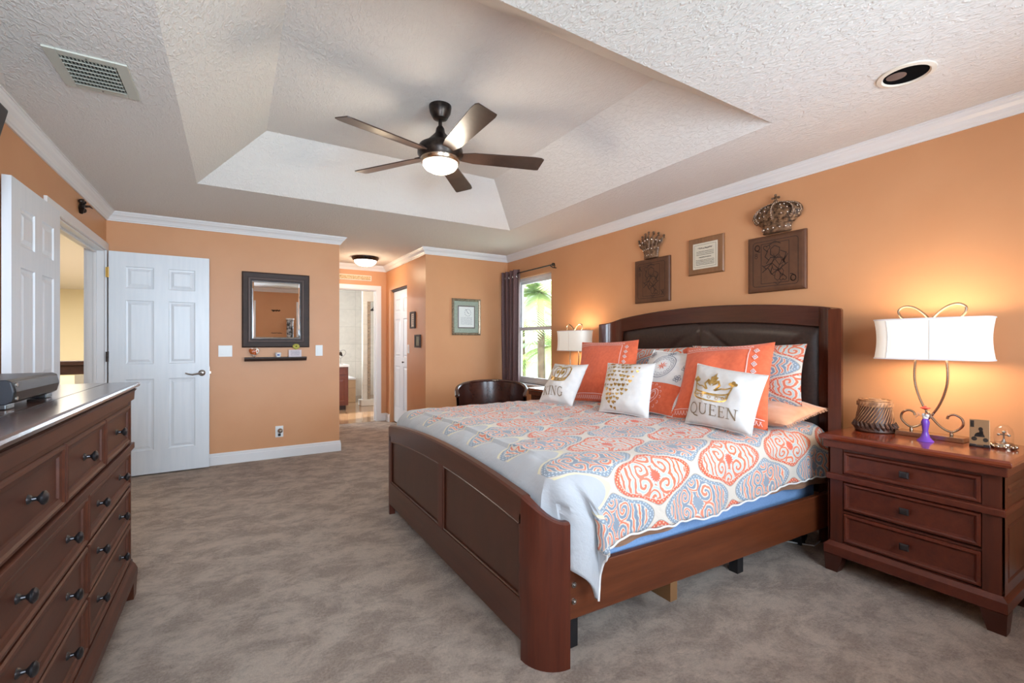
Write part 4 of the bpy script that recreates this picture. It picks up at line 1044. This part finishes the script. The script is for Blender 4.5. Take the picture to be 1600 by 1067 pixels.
# footboard
FYC, FH = 2.38, 1.02
def fz(x_, y_):
    d = abs(y_-FYC); base = .692 - .052*(min(d,.9)/.9)**2
    if d > .88: base -= .085*min(1,(d-.88)/.14)**1.6
    return base
def wing(sgn, x0_=.955, dx=.135, dy=.14, n=9):
    ye = FYC - sgn*(FH-.14)
    return [(x0_+dx*(1-math.cos(PI/2*i/n)), ye - sgn*dy*math.sin(PI/2*i/n)) for i in range(n+1)]
ys = [1.50+ (3.26-1.50)*i/40 for i in range(41)]
M['wood_fb'] = wood('cherry_footboard_rail', srgb(62,30,18), srgb(80,40,25), (3,.25,3), rough=.3)
fb_ = path_slab([(.955,y) for y in ys], fz, lambda x_,y_: fz(x_,y_)-.112, (.045,), 'wood_fb', 'footboard', bed)
def wpart(mb, name, m, par, **k):
    """sub-part of a bed part: all bed parts share the bed's frame"""
    o = mb.build(name, m, bed, world=True, **k); o.parent = par; return o
for sgn in (1,-1):
    o = path_slab(wing(sgn), fz, lambda x_,y_: 0.0, (.04,), 'wood_z', 'curved_post', bed); o.parent = fb_
wpart(MB().box(.955,1.0,1.50,3.26,.075,.235,.003), 'bottom_rail','wood_fb',fb_)
wpart(MB().box(.955,1.0,2.285,2.345,.235,.58,.002), 'centre_stile','wood_z',fb_)
for a,b in ((1.50,1.512),(3.235,3.26)): wpart(MB().box(.955,1.0,a,b,.235,.57,.002), 'end_stile','wood_z',fb_)
for a,b in ((1.512,2.285),(2.345,3.235)):
    nn = 24; pm = MB()
    def pf(u, v, dx=0, ins=0):
        y = a+ins+(b-a-2*ins)*u; zt = fz(0,y)-.112-ins; zb = .235+ins
        return (.968+dx, y, zb+(zt-zb)*v)
    pm.grid(lambda u,v: pf(u,v,.0), nn, 1)
    wpart(pm, 'veneer_panel','wood_panel',fb_)
    bd = MB(); pts = [pf(i/nn,1,-.006,.006) for i in range(nn+1)]; bd.tube(pts,.0065,6)
    bd.tube([pf(0,0,-.006,.006),pf(1,0,-.006,.006)],.0055,6).tube([pf(0,0,-.006,.006),pf(0,1,-.006,.006)],.0055,6).tube([pf(1,0,-.006,.006),pf(1,1,-.006,.006)],.0055,6)
    wpart(bd,'panel_bead','wood_fb',fb_,smooth=True)
# headboard
HYC = 2.27
def hz(x_, y_):
    d = abs(y_-HYC); b_ = 1.520 - .066*(min(d,.93)/.93)**2
    if d > .86: b_ -= .045*min(1,(d-.86)/.14)**1.7
    return b_
hy0, hy1 = 1.425, 3.11
ysh = [hy0+(hy1-hy0)*i/40 for i in range(41)]
M['wood_hb'] = wood('cherry_headboard_rail', srgb(60,24,15), srgb(78,34,21), (3,.25,3), rough=.25)
M['wood_hbz'] = wood('cherry_headboard_post', srgb(64,27,16), srgb(88,40,24), (3,3,.25), rough=.25)
hb_ = path_slab([(3.11,y) for y in ysh], hz, lambda x_,y_: hz(x_,y_)-.125, (-.05,), 'wood_hb', 'headboard', bed)
for pth, tk in (([(3.11,1.424),(3.112,1.40),(3.105,1.372),(3.085,1.352),(3.06,1.342),(3.03,1.338)],.066), ([(3.11,3.111),(3.11,3.14),(3.10,3.18),(3.08,3.215),(3.055,3.24),(3.02,3.255),(2.99,3.26)],.045)):
    o = path_slab(pth, hz, lambda x_,y_: 0.0, (-tk,), 'wood_hbz', 'curved_post', bed); o.parent = hb_
wpart(MB().box(3.135,3.155,hy0+.001,hy1-.001,.30,1.39), 'back_board','wood_hb',hb_)
def leather(u, v):
    y = hy0+.001+(hy1-hy0-.002)*u; zt = hz(0,y)-.120; zb = .45; z = zb+(zt-zb)*v
    e = min(1, min(u*(hy1-hy0-.1), (1-u)*(hy1-hy0-.1), (1-v)*(zt-zb))/.10)
    puff = .038*math.sin(e*PI/2)**.8
    seam = 0
    for (ya,za,yb,zb_) in ((HYC,1.40,HYC,.45),(HYC,1.395,HYC-.55,.95),(HYC,1.395,HYC+.55,.95),(hy0,1.36,hy0+.45,.9),(hy1,1.36,hy1-.45,.9)):
        d = Vector((yb-ya,zb_-za)); p = Vector((y-ya,z-za)); t_ = max(0,min(1,p.dot(d)/d.length_squared)); dist = (p-d*t_).length
        seam = max(seam, math.exp(-(dist/.012)**2))
    return (3.130-puff+.008*seam, y, z)
wpart(MB().grid(leather,110,50),'leather_panel','leather',hb_,smooth=True)
# side rails, supports, bolts
def rail(y0_, y1_, th):
    mb = MB(); mb.add([(1.09,y0_,.165),(3.12,y1_,.165),(3.12,y1_+th,.165),(1.09,y0_+th,.165),(1.09,y0_,.362),(3.12,y1_,.362),(3.12,y1_+th,.362),(1.09,y0_+th,.362)],[(0,1,2,3),(4,5,6,7),(0,1,5,4),(1,2,6,5),(2,3,7,6),(3,0,4,7)])
    return mb.build('side_rail','wood_rail',bed,world=True,bevel=.004)
M['wood_rail'] = wood('cherry_side_rail', srgb(80,38,20), srgb(102,52,28), (.25,3,3), rough=.3)
r1_ = rail(1.385,1.300,.028); r2_ = rail(3.345,3.375,.028)
for zz in (.30,.235): wpart(MB().cyl((1.125,1.384,zz),.011,-.006,'y',12).ball((1.125,1.378,zz),.006,8),'bolt','steel',r1_,smooth=True)
for xx in (1.15,2.30,2.95): MB().box(xx,xx+.05,1.45,1.50,0,.18).build('support_leg','black',bed,world=True)
M['support_wood'] = mat('raw_pine_block', srgb(120,84,50), .7)
MB().box(1.655,1.70,1.36,1.62,.085,.17).box(1.66,1.70,1.62,3.3,.12,.17).build('centre_slat','support_wood',bed,world=True)

bs_ = MB().box(1.04,3.05,1.418,3.32,.20,.425,.025,3)
tag(bs_.build('box_spring','blue_cloth',smooth=True),'blue cloth covered box spring showing above the side rail','box spring')
mt_ = thing('mattress','mattress in a brown sheet under the patterned duvet','mattress',(2.05,2.38,.43))
MB().box(1.13,3.04,1.47,3.24,.43,.70,.05,4).build('ticking','brown_sheet',mt_,world=True,smooth=True)
def shf(u,v):
    x_ = 1.3+1.78*u; return (x_, 1.386-.012*math.sin(u*40)-.02*u-.004*v, .43-.035*(1-v)*(.5+.5*math.sin(u*7+1)) + .10*v)
MB().grid(shf,60,4).build('sheet_edge','brown_sheet',mt_,world=True,smooth=True)

# duvet: cloth coordinates s (along the bed) and t (across) draped over the mattress
XF, YN, YF, R0, ZT = 1.14, 1.455, 3.265, .12, .738
def drape(s_, t_):
    a = max(0, XF-s_); bn = max(0, YN-t_); bf = max(0, t_-YF); b_ = max(bn, bf); sy = -1 if bn > 0 else 1
    r = math.hypot(a, b_) if (a > 0 and b_ > 0) else (a+b_)
    R = R0
    if r < R*PI/2: out = R*math.sin(r/R); dn = R*(1-math.cos(r/R))
    else: out = R + .10*(r-R*PI/2); dn = R+(r-R*PI/2)
    x_ = max(s_, XF); y_ = min(max(t_, YN), YF)
    nz_ = noise.noise(Vector((s_*2.3,t_*2.3,.3))); n2 = noise.noise(Vector((s_*6,t_*6,1.7))); n3 = noise.noise(Vector((s_*14,t_*9,4.1)))
    if a > 0 and b_ > 0:
        ph_ = math.degrees(math.atan2(a, b_)); pf_ = 90*(ph_/90)**2.6; w_ = min(1, dn/.18); ph2 = math.radians(ph_*(1-w_)+pf_*w_)
        fold = .022*math.sin(ph_/90*PI*3.2+.4)*min(1,dn/.22)
        if sy < 0: x_ += .055*w_*math.cos(ph2)*(ph_/90)*1.5
        px = x_ - (out+fold)*math.sin(ph2); py = y_ + sy*(out+fold)*math.cos(ph2)
    elif a > 0: px = x_-out + .015*n2*min(1,dn/.1); py = y_
    elif b_ > 0:
        fold = (.014*n2+.010*math.sin(s_*17+2*nz_))*min(1,dn/.15); px = x_; py = y_+sy*(out*.93+fold)
    else: px, py = x_, y_
    flat = 1-min(1,dn/.1)
    z = ZT - dn + flat*(.014*nz_+.007*n2+.004*n3) + (.004*n3)
    edge = min(1, max(0,(t_-YN)/.4), max(0,(YF-t_)/.4)) if dn == 0 else 0
    z += .018*edge*flat
    if dn > .05 and sy < 0 and bn > 0: z += .012*math.sin(s_*5.5)*min(1,(dn-.05)/.2) + .018*(s_-1.14)*.6*min(1,(dn-.05)/.2)
    if sy < 0 and bn > 0 and s_ < 1.9: px += .065*math.exp(-max(0,s_-1.14)/.16)*min(1,dn/.2)*(1 if a == 0 else math.cos(math.radians(ph_))**.5)
    if px < 1.088 and z < .62: py = min(max(py, 1.412), 3.33); px = max(px, 1.012)
    return (px, py, z)
S0, S1, T0, T1 = .74, 3.06, 1.09, 3.58
du = thing('duvet','grey duvet printed with orange and blue medallions, draped over the bed','duvet',(2.05,2.38,.44))
dmb = MB().grid(lambda u,v: drape(S0+(S1-S0)*u, T0+(T1-T0)*v), 190, 190, lambda u,v: (S0+(S1-S0)*u, T0+(T1-T0)*v))
dob = dmb.build('cover','duvet',du,world=True,smooth=True,weld=False)
sd = dob.modifiers.new('thick','SOLIDIFY'); sd.thickness = .014; sd.offset = -1
hemp = MB().tube([Vector(drape(S0+(S1-S0)*i/160, T0))+Vector((0,-.002,-.004+.003*math.sin(i*.9))) for i in range(161)],.0045,6)
hemp.build('hem_piping','white_cloth',du,world=True,smooth=True)

# ------------------------------------------------------------------ pillows: a puffed cushion stretched on four corners (as seen from the foot of the bed)
class Pillow:
    def __init__(s, name, label, cat, BL, BR, TR, TL, th, m, group=None, uv=(1,1,0,0), fold=.0, seed=0, sag=.05):
        s.c = [Vector(p) for p in (BL,BR,TR,TL)]; s.th = th; s.seed = seed; s.fold = fold; s.sag = sag
        ctr = (s.c[0]+s.c[1])/2
        s.n = ((s.c[1]-s.c[0]).cross(s.c[3]-s.c[0])).normalized()
        s.t = thing(name, label, cat, tuple(ctr), 0, group)
        w_ = (s.c[1]-s.c[0]).length
        N_ = 34; mb = MB()
        mb.grid(lambda u,v: s.surf(u,v,1), N_, N_, lambda u,v: (uv[2]+u*uv[0], uv[3]+v*uv[1]))
        mb.grid(lambda u,v: s.surf(u,v,-1), N_, N_, lambda u,v: (uv[2]+u*uv[0], uv[3]+v*uv[1]))
        s.o = mb.build('cushion_cover', m, s.t, world=True, smooth=True, angle=80)
        ed = [s.surf(i/20,0,1) for i in range(20)]+[s.surf(1,i/20,1) for i in range(20)]+[s.surf(1-i/20,1,1) for i in range(20)]+[s.surf(0,1-i/20,1) for i in range(20)]
        s.edge = ed
    def surf(s, u, v, side=1, off=0):
        a = 2*u-1; b = 2*v-1
        k = s.sag
        uu = .5+.5*a*(1-k*(1-b*b)); vv = .5+.5*b*(1-k*(1-a*a))
        p = (s.c[0]*(1-uu)*(1-vv)+s.c[1]*uu*(1-vv)+s.c[2]*uu*vv+s.c[3]*(1-uu)*vv)
        h = ((1-abs(a)**2.6)*(1-abs(b)**2.6)); h = max(h,0)**.62
        q = Vector((u*2.2+s.seed, v*2.2, s.seed*.7)); wr = noise.noise(q*1.6)*.10+noise.noise(q*4)*.05*(1-.5*h)
        e = min(1,(1-max(abs(a),abs(b)))*6)
        return p + s.n*(side*s.th*.5*h*(1+wr*1.2) + s.th*wr*.35*e*side + off*1.0) + Vector((0,0,-.0))
    def print(s, name, shapes, m, off=.004, sub=1):
        mb = MB(); fine = []
        for q in shapes:
            if sub > 1 and len(q) == 4:
                for i in range(sub):
                    a,b = i/sub,(i+1)/sub; L_ = lambda p,r,k: (p[0]+(r[0]-p[0])*k, p[1]+(r[1]-p[1])*k)
                    fine.append([L_(q[0],q[3],a),L_(q[1],q[2],a),L_(q[1],q[2],b),L_(q[0],q[3],b)])
            else: fine.append(q)
        decal(mb, fine, lambda u,v: s.surf(u,v,1,off))
        o = mb.build(name, m, s.t, world=True, weld=False); o.parent = s.o
        o.matrix_parent_inverse = Matrix.Identity(4); return o
    def piping(s, m, r=.004):
        o = MB().tube(s.edge, r, 6, True).build('piping', m, s.t, world=True, smooth=True); return o
GRP = 'cushions piled on the bed'
Pillow('sham_pillow','paisley sham leaning on the headboard, half hidden behind the left orange cushion','pillow',(2.86,3.08,.77),(2.86,2.28,.77),(2.99,2.25,1.205),(2.99,3.10,1.19),.17,'sham',GRP,uv=(.85,.46,.1,.02),seed=1)
Pillow('sham_pillow','paisley sham pillow at the right end, resting on the tan cushion','pillow',(2.84,2.12,.80),(2.83,1.385,.865),(2.93,1.405,1.232),(2.95,2.22,1.215),.17,'sham',GRP,uv=(.78,.44,.12,.03),seed=2)
tp_ = Pillow('tan_pillow','plain tan pillow with fringed edge lying flat at the right','pillow',(2.62,1.80,.80),(2.585,1.345,.785),(3.05,1.352,.845),(3.04,1.85,.83),.13,'tan_cloth',GRP,seed=3)
fr_ = MB()
for i in range(46):
    p = tp_.surf(1,i/45,1); fr_.tube([p, p+Vector((random.uniform(-.01,.01),-.012,-.014))],[.0022,.0012],4)
fr_.build('fringe','tan_cloth',tp_.t,world=True)
def embroid(P_):
    W = .006; L = ribbon([(.0+.02,.885),(.80,.885)],.010)+ribbon([(.80,.885),(.80,.10)],.010)+ribbon([(.02,.085),(.98,.085)],.010)
    for i in range(22):
        u = .04+.036*i
        if u < .80: L += ribbon([(u,.905),(u+.018,.935),(u+.030,.905)],W)+ribbon([(u,.935),(u+.018,.912)],W)
    for i in range(9):
        v = .86-.088*i
        L += [[(.835,v),(.865,v+.036),(.897,v),(.865,v-.036)]]
    for i in range(26):
        u = .03+.036*i; L += ribbon([(u,.02),(u+.014,.055),(u+.028,.02)],.007)+ribbon([(u+.004,.06),(u+.024,.06)],.006)
    P_.print('embroidered_border', L, 'pink_thread', .006, 10)
    L2 = []
    for i in range(9):
        v = .86-.088*i; L2 += ribbon(closed([(.850,v),(.865,v+.018),(.881,v),(.865,v-.018)]),.005)
    P_.print('border_centres', L2, 'gray_thread', .0075)
oL = Pillow('orange_cushion','large orange cushion with pale embroidered border, in front of the far lamp','cushion',(2.44,2.99,.755),(2.50,2.36,.755),(2.76,2.575,1.262),(2.76,3.27,1.243),.15,'orange_cloth',GRP,seed=4); embroid(oL)
oR = Pillow('orange_cushion','large orange cushion with pale embroidered border, behind the QUEEN cushion','cushion',(2.43,1.985,.755),(2.50,1.40,.755),(2.74,1.49,1.243),(2.72,2.085,1.203),.15,'orange_cloth',GRP,seed=5); embroid(oR)
# patchwork cushion: grey medallion above, orange heart below
pc = Pillow('patchwork_cushion','patchwork cushion with grey flower medallion above an orange embroidered heart','cushion',(2.40,2.42,.755),(2.43,1.985,.755),(2.80,1.99,1.155),(2.70,2.365,1.183),.12,'white_cloth',GRP,seed=6)
low = [[(i/14,j/14*.42),((i+1)/14,j/14*.42),((i+1)/14,(j+1)/14*.42),(i/14,(j+1)/14*.42)] for i in range(14) for j in range(14)]
pc.print('orange_patch', low, 'orange_cloth', .003)
L = ribbon(closed(heart(.52,.20,.32)),.012)+ribbon(closed(heart(.52,.21,.23)),.010)+ribbon(arc(.46,.22,.04,.05,0,300,10),.01)+ribbon(arc(.58,.22,.04,.05,180,-120,10),.01)
for i in range(14): a = 2*PI*i/14; L += ribbon(arc(.52+.19*math.cos(a),.205+.17*math.sin(a),.018,.018,math.degrees(a)-90,math.degrees(a)+130,5),.007)
pc.print('embroidered_heart', L, 'pink_thread', .0055, 3)
L = ribbon(closed(arc(.45,.70,.22,.20,0,352,30)),.010)+ribbon(closed(arc(.45,.70,.19,.17,0,352,30)),.006)+ribbon([(0,.425),(1,.425)],.006)
for i in range(16): a = 2*PI*i/16; L += ribbon(arc(.45+.155*math.cos(a),.70+.14*math.sin(a),.02,.02,0,330,7),.005)
for cx,cy in ((.08,.52),(.84,.52),(.08,.9),(.84,.9),(.45,.95),(.06,.7),(.88,.7)):
    L += ribbon(closed(arc(cx,cy,.018,.016,0,330,8)),.008)
    for k in range(5): a = k*2*PI/5; L += ribbon(closed(arc(cx+.042*math.cos(a),cy+.038*math.sin(a),.020,.018,0,330,7)),.008)
pc.print('grey_medallion', L, 'gray_thread', .004)
pc.print('orange_star', [[(.45,.70),(.45+.04*math.cos(2*PI*(k-.28)/8),.70+.037*math.sin(2*PI*(k-.28)/8)),(.45+.095*math.cos(2*PI*k/8),.70+.087*math.sin(2*PI*k/8)),(.45+.04*math.cos(2*PI*(k+.28)/8),.70+.037*math.sin(2*PI*(k+.28)/8))] for k in range(8)], 'orange_cloth', .0045)
pc.piping('white_cloth')
# white cushions with gold print
kg = Pillow('white_cushion','white cushion printed KING under a gold crown, leftmost on the bed','cushion',(2.13,3.065,.755),(2.205,2.735,.752),(2.33,2.69,1.068),(2.33,3.115,1.058),.16,'white_cloth',GRP,seed=7)
def crown_king(cx, cy, s_):
    L = []
    for k in (-1,1):
        L += ribbon([(cx+k*x*s_,cy+y*s_) for x,y in ((.36,-.22),(.46,.0),(.44,.22),(.30,.34),(.12,.30),(.0,.20))],.05*s_)
        L += ribbon([(cx+k*x*s_,cy+y*s_) for x,y in ((.18,-.20),(.26,.02),(.22,.20),(.05,.26))],.04*s_)
        L += [[(cx+k*.12*s_,cy-.1*s_),(cx+k*.2*s_,cy+.05*s_),(cx+k*.1*s_,cy+.16*s_),(cx+k*.04*s_,cy)]]
    L += ribbon([(cx,cy-.2*s_),(cx,cy+.30*s_)],.06*s_) + ribbon([(cx,cy+.36*s_),(cx,cy+.52*s_)],.05*s_) + ribbon([(cx-.08*s_,cy+.44*s_),(cx+.08*s_,cy+.44*s_)],.05*s_)
    L += ribbon(arc(cx,cy-.10*s_,.38*s_,.16*s_,200,340,12),.05*s_) + ribbon(arc(cx,cy-.20*s_,.38*s_,.16*s_,200,340,12),.05*s_)
    L += ribbon(arc(cx,cy-.15*s_,.38*s_,.16*s_,200,340,24)[::1],.02*s_)
    for i in range(6):
        a = math.radians(208+25*i); L.append(arc(cx+.37*s_*math.cos(a),cy-.15*s_+.16*s_*math.sin(a),.028*s_,.03*s_,0,315,7))
    return L
kg.print('gold_crown', crown_king(.50,.66,.60), 'gold', .003)
M['ltr'] = mat('taupe_lettering', srgb(140,122,100), .45, .3)
kg.print('lettering', word('KING',.14,.12,.19,sp=.08,th=.13), 'ltr', .003, 2)
ht = Pillow('white_cushion','white cushion covered with small gold hearts, centre front','cushion',(2.20,2.425,.755),(2.264,2.035,.752),(2.40,2.095,1.10),(2.40,2.545,1.085),.16,'white_cloth',GRP,seed=8)
rg = random.Random(12); L = []
row = [(.93,.12,.80,8),(.84,.05,.85,9),(.745,.08,.82,8),(.65,.06,.78,8),(.555,.10,.74,7),(.46,.08,.70,7),(.37,.14,.66,6),(.28,.16,.58,5),(.20,.20,.52,4),(.12,.26,.46,3),(.05,.30,.40,2)]
for v,u0,u1,n_ in row:
    for i in range(n_):
        u = u0+(u1-u0)*(i+.5)/n_+rg.uniform(-.015,.015); L.append(heart(u, v+rg.uniform(-.015,.015), rg.choice((.045,.06,.075,.085)), rg.uniform(-.25,.25), 12))
ht.print('gold_hearts', L, 'gold', .003)
qn = Pillow('white_cushion','white cushion printed QUEEN under a gold crown, in front at right','cushion',(2.327,1.805,.755),(2.30,1.375,.752),(2.44,1.365,1.062),(2.47,1.82,1.108),.15,'white_cloth',GRP,seed=9)
def crown_queen(cx, cy, s_):
    L = ribbon(arc(cx,cy-.26*s_,.42*s_,.12*s_,180,360,16),.04*s_)+ribbon(arc(cx,cy-.06*s_,.47*s_,.12*s_,180,360,16),.04*s_)+ribbon(arc(cx,cy-.26*s_,.42*s_,.05*s_,180,0,12),.02*s_)
    L += ribbon([(cx-.42*s_,cy-.26*s_),(cx-.47*s_,cy-.06*s_)],.04*s_)+ribbon([(cx+.42*s_,cy-.26*s_),(cx+.47*s_,cy-.06*s_)],.04*s_)
    for i in range(7):
        a = math.radians(198+24*i); L += ribbon(closed(arc(cx+.445*s_*math.cos(a),cy-.16*s_+.12*s_*math.sin(a),.035*s_,.035*s_,0,300,7)),.014*s_)
    for k in (-1,1):
        L += ribbon([(cx+k*x*s_,cy+y*s_) for x,y in ((.47,-.06),(.52,.10),(.36,.02),(.26,.02),(.12,-.06))],.035*s_)
        for dx_,dy_ in ((.52,.16),(.46,.20),(.58,.20),(.52,.25)): L.append(arc(cx+k*dx_*s_,cy+dy_*s_,.045*s_,.05*s_,0,315,7))
        L += ribbon([(cx+k*x*s_,cy+y*s_) for x,y in ((.10,-.06),(.20,.10),(.14,.22),(.05,.12))],.05*s_)
        L.append([(cx+k*.02*s_,cy+.05*s_),(cx+k*.12*s_,cy+.12*s_),(cx+k*.16*s_,cy+.26*s_),(cx+k*.06*s_,cy+.22*s_)])
    L.append([(cx-.07*s_,cy+.20*s_),(cx,cy+.10*s_),(cx+.07*s_,cy+.20*s_),(cx+.10*s_,cy+.34*s_),(cx+.04*s_,cy+.36*s_),(cx,cy+.50*s_),(cx-.04*s_,cy+.36*s_),(cx-.10*s_,cy+.34*s_)])
    return L
qn.print('gold_crown', crown_queen(.42,.60,.58), 'gold', .003)
qn.print('lettering', word('QUEEN',.10,.15,.17,sp=.07,th=.12), 'ltr', .003, 2)
for P_, m_ in ((kg,'white_cloth'),(ht,'white_cloth'),(qn,'white_cloth')): P_.piping(m_,.003)

# ------------------------------------------------------------------ barrel chair by the window
ch = thing('barrel_chair','low dark wooden barrel-back chair between the bed and the window','chair',(2.19,3.98,0), -math.radians(31))
def bc(u, v, r=.315, th=0):
    a = math.radians(-18+216*u); e = abs(u-.5)*2
    z1_ = .835 - .075*e**2 - .03*(e**8); z0_ = .40
    rr = r + th + .02*v
    return (rr*math.cos(a), rr*math.sin(a)*.95, z0_+(z1_-z0_)*v)
cm = MB().grid(lambda u,v: bc(u,v), 40, 8); cm.grid(lambda u,v: bc(u,v,th=.022), 40, 8)
M['chair_wood'] = wood('dark_mahogany', srgb(46,24,20), srgb(72,38,28), (1,1,1), rough=.22, coat=.5)
cm.build('curved_back','chair_wood',ch,smooth=True)
cr = [Vector(bc(i/40,1,th=.011)) for i in range(41)]
MB().tube([cr[0]+Vector((.0,-.03,-.01))]+cr+[cr[-1]+Vector((0,-.03,-.01))],[.014]+[.019+.006*(1 if i in (0,40) else 0) for i in range(41)]+[.02],8,flat=.7).build('crest_rail','chair_wood',ch,smooth=True)
MB().lathe([(.30,.36),(.33,.37),(.335,.40),(.33,.42),(.0005,.425)],n=32,sy=.95).build('seat_frame','chair_wood',ch,smooth=True)
M['seat_pad'] = noisy('brown_seat_fabric', srgb(84,58,46), srgb(66,44,36), 60, rough=.8)
MB().lathe([(.285,.42),(.29,.445),(.26,.465),(.12,.475),(.0005,.476)],n=32,sy=.95).build('seat_cushion','seat_pad',ch,smooth=True)
for a in (40,140,220,320):
    ca,sa = math.cos(math.radians(a)),math.sin(math.radians(a)); MB().tube([(.27*ca,.26*sa,.37),(.29*ca,.28*sa,.2),(.31*ca,.30*sa,0)],[.026,.020,.014],8).build('leg','chair_wood',ch,smooth=True)

# ------------------------------------------------------------------ behind the camera (seen in the mirror) and cords
fl = thing('column_lamp','tall patterned silver column lamp with white cap, seen in the mirror','lamp',(1.06,-.27,0))
M['silver_pat'] = noisy('silver_black_pattern', srgb(180,184,190), srgb(60,64,70), 14, lo=.45, hi=.55, rough=.3)
MB().lathe([(.07,1.35),(.07,1.74),(.065,1.745)],n=20).build('patterned_column','silver_pat',fl,smooth=True)
MB().lathe([(.085,1.745),(.085,1.775),(.0005,1.78)],n=20).build('cap','white_paint',fl,smooth=True)
MB().cyl((0,0,.02),.02,1.33).cyl((0,0,0),.13,.02,n=24).build('stand','white_paint',fl,smooth=True)
rg = random.Random(6)
dc = decal(MB(), ribbon([(.72+.15*i/9, 1.95+.018*math.sin(i*2.3)) for i in range(10)],.016)+scribble(.70,.88,1.95,.035,rg,.012), lambda u,v:(u,FY+.002,v))
tag(dc.build('wall_script','ink'),'small dark script lettering on the rear wall, reflected in the mirror','wall decal')
dc = decal(MB(), scribble(.70,.92,1.45,.02,rg,.008), lambda u,v:(u,FY+.002,v)); tag(dc.build('wall_script','ink'),'thin line of dark script lower on the rear wall, reflected in the mirror','wall decal')
cv = MB().tube([(3.26,1.55,.3),(3.25,1.50,.012),(3.15,1.42,.008),(3.0,1.40,.008),(2.92,1.52,.008),(2.75,1.60,.008),(2.5,1.75,.008)],.004,6)
M['cable'] = mat('white_cable', srgb(220,220,220), .5)
tag(cv.build('power_cord','cable',smooth=True),'white cord trailing on the carpet beneath the bed head','cord')
cv = MB().tube([(3.26,1.62,.3),(3.24,1.62,.012),(3.12,1.50,.01),(3.02,1.46,.02),(2.95,1.55,.01),(3.0,1.68,.008),(3.2,1.72,.008)],.006,6)
tag(cv.build('power_cord','black',smooth=True),'black cord looped on the carpet beneath the bed head','cord')
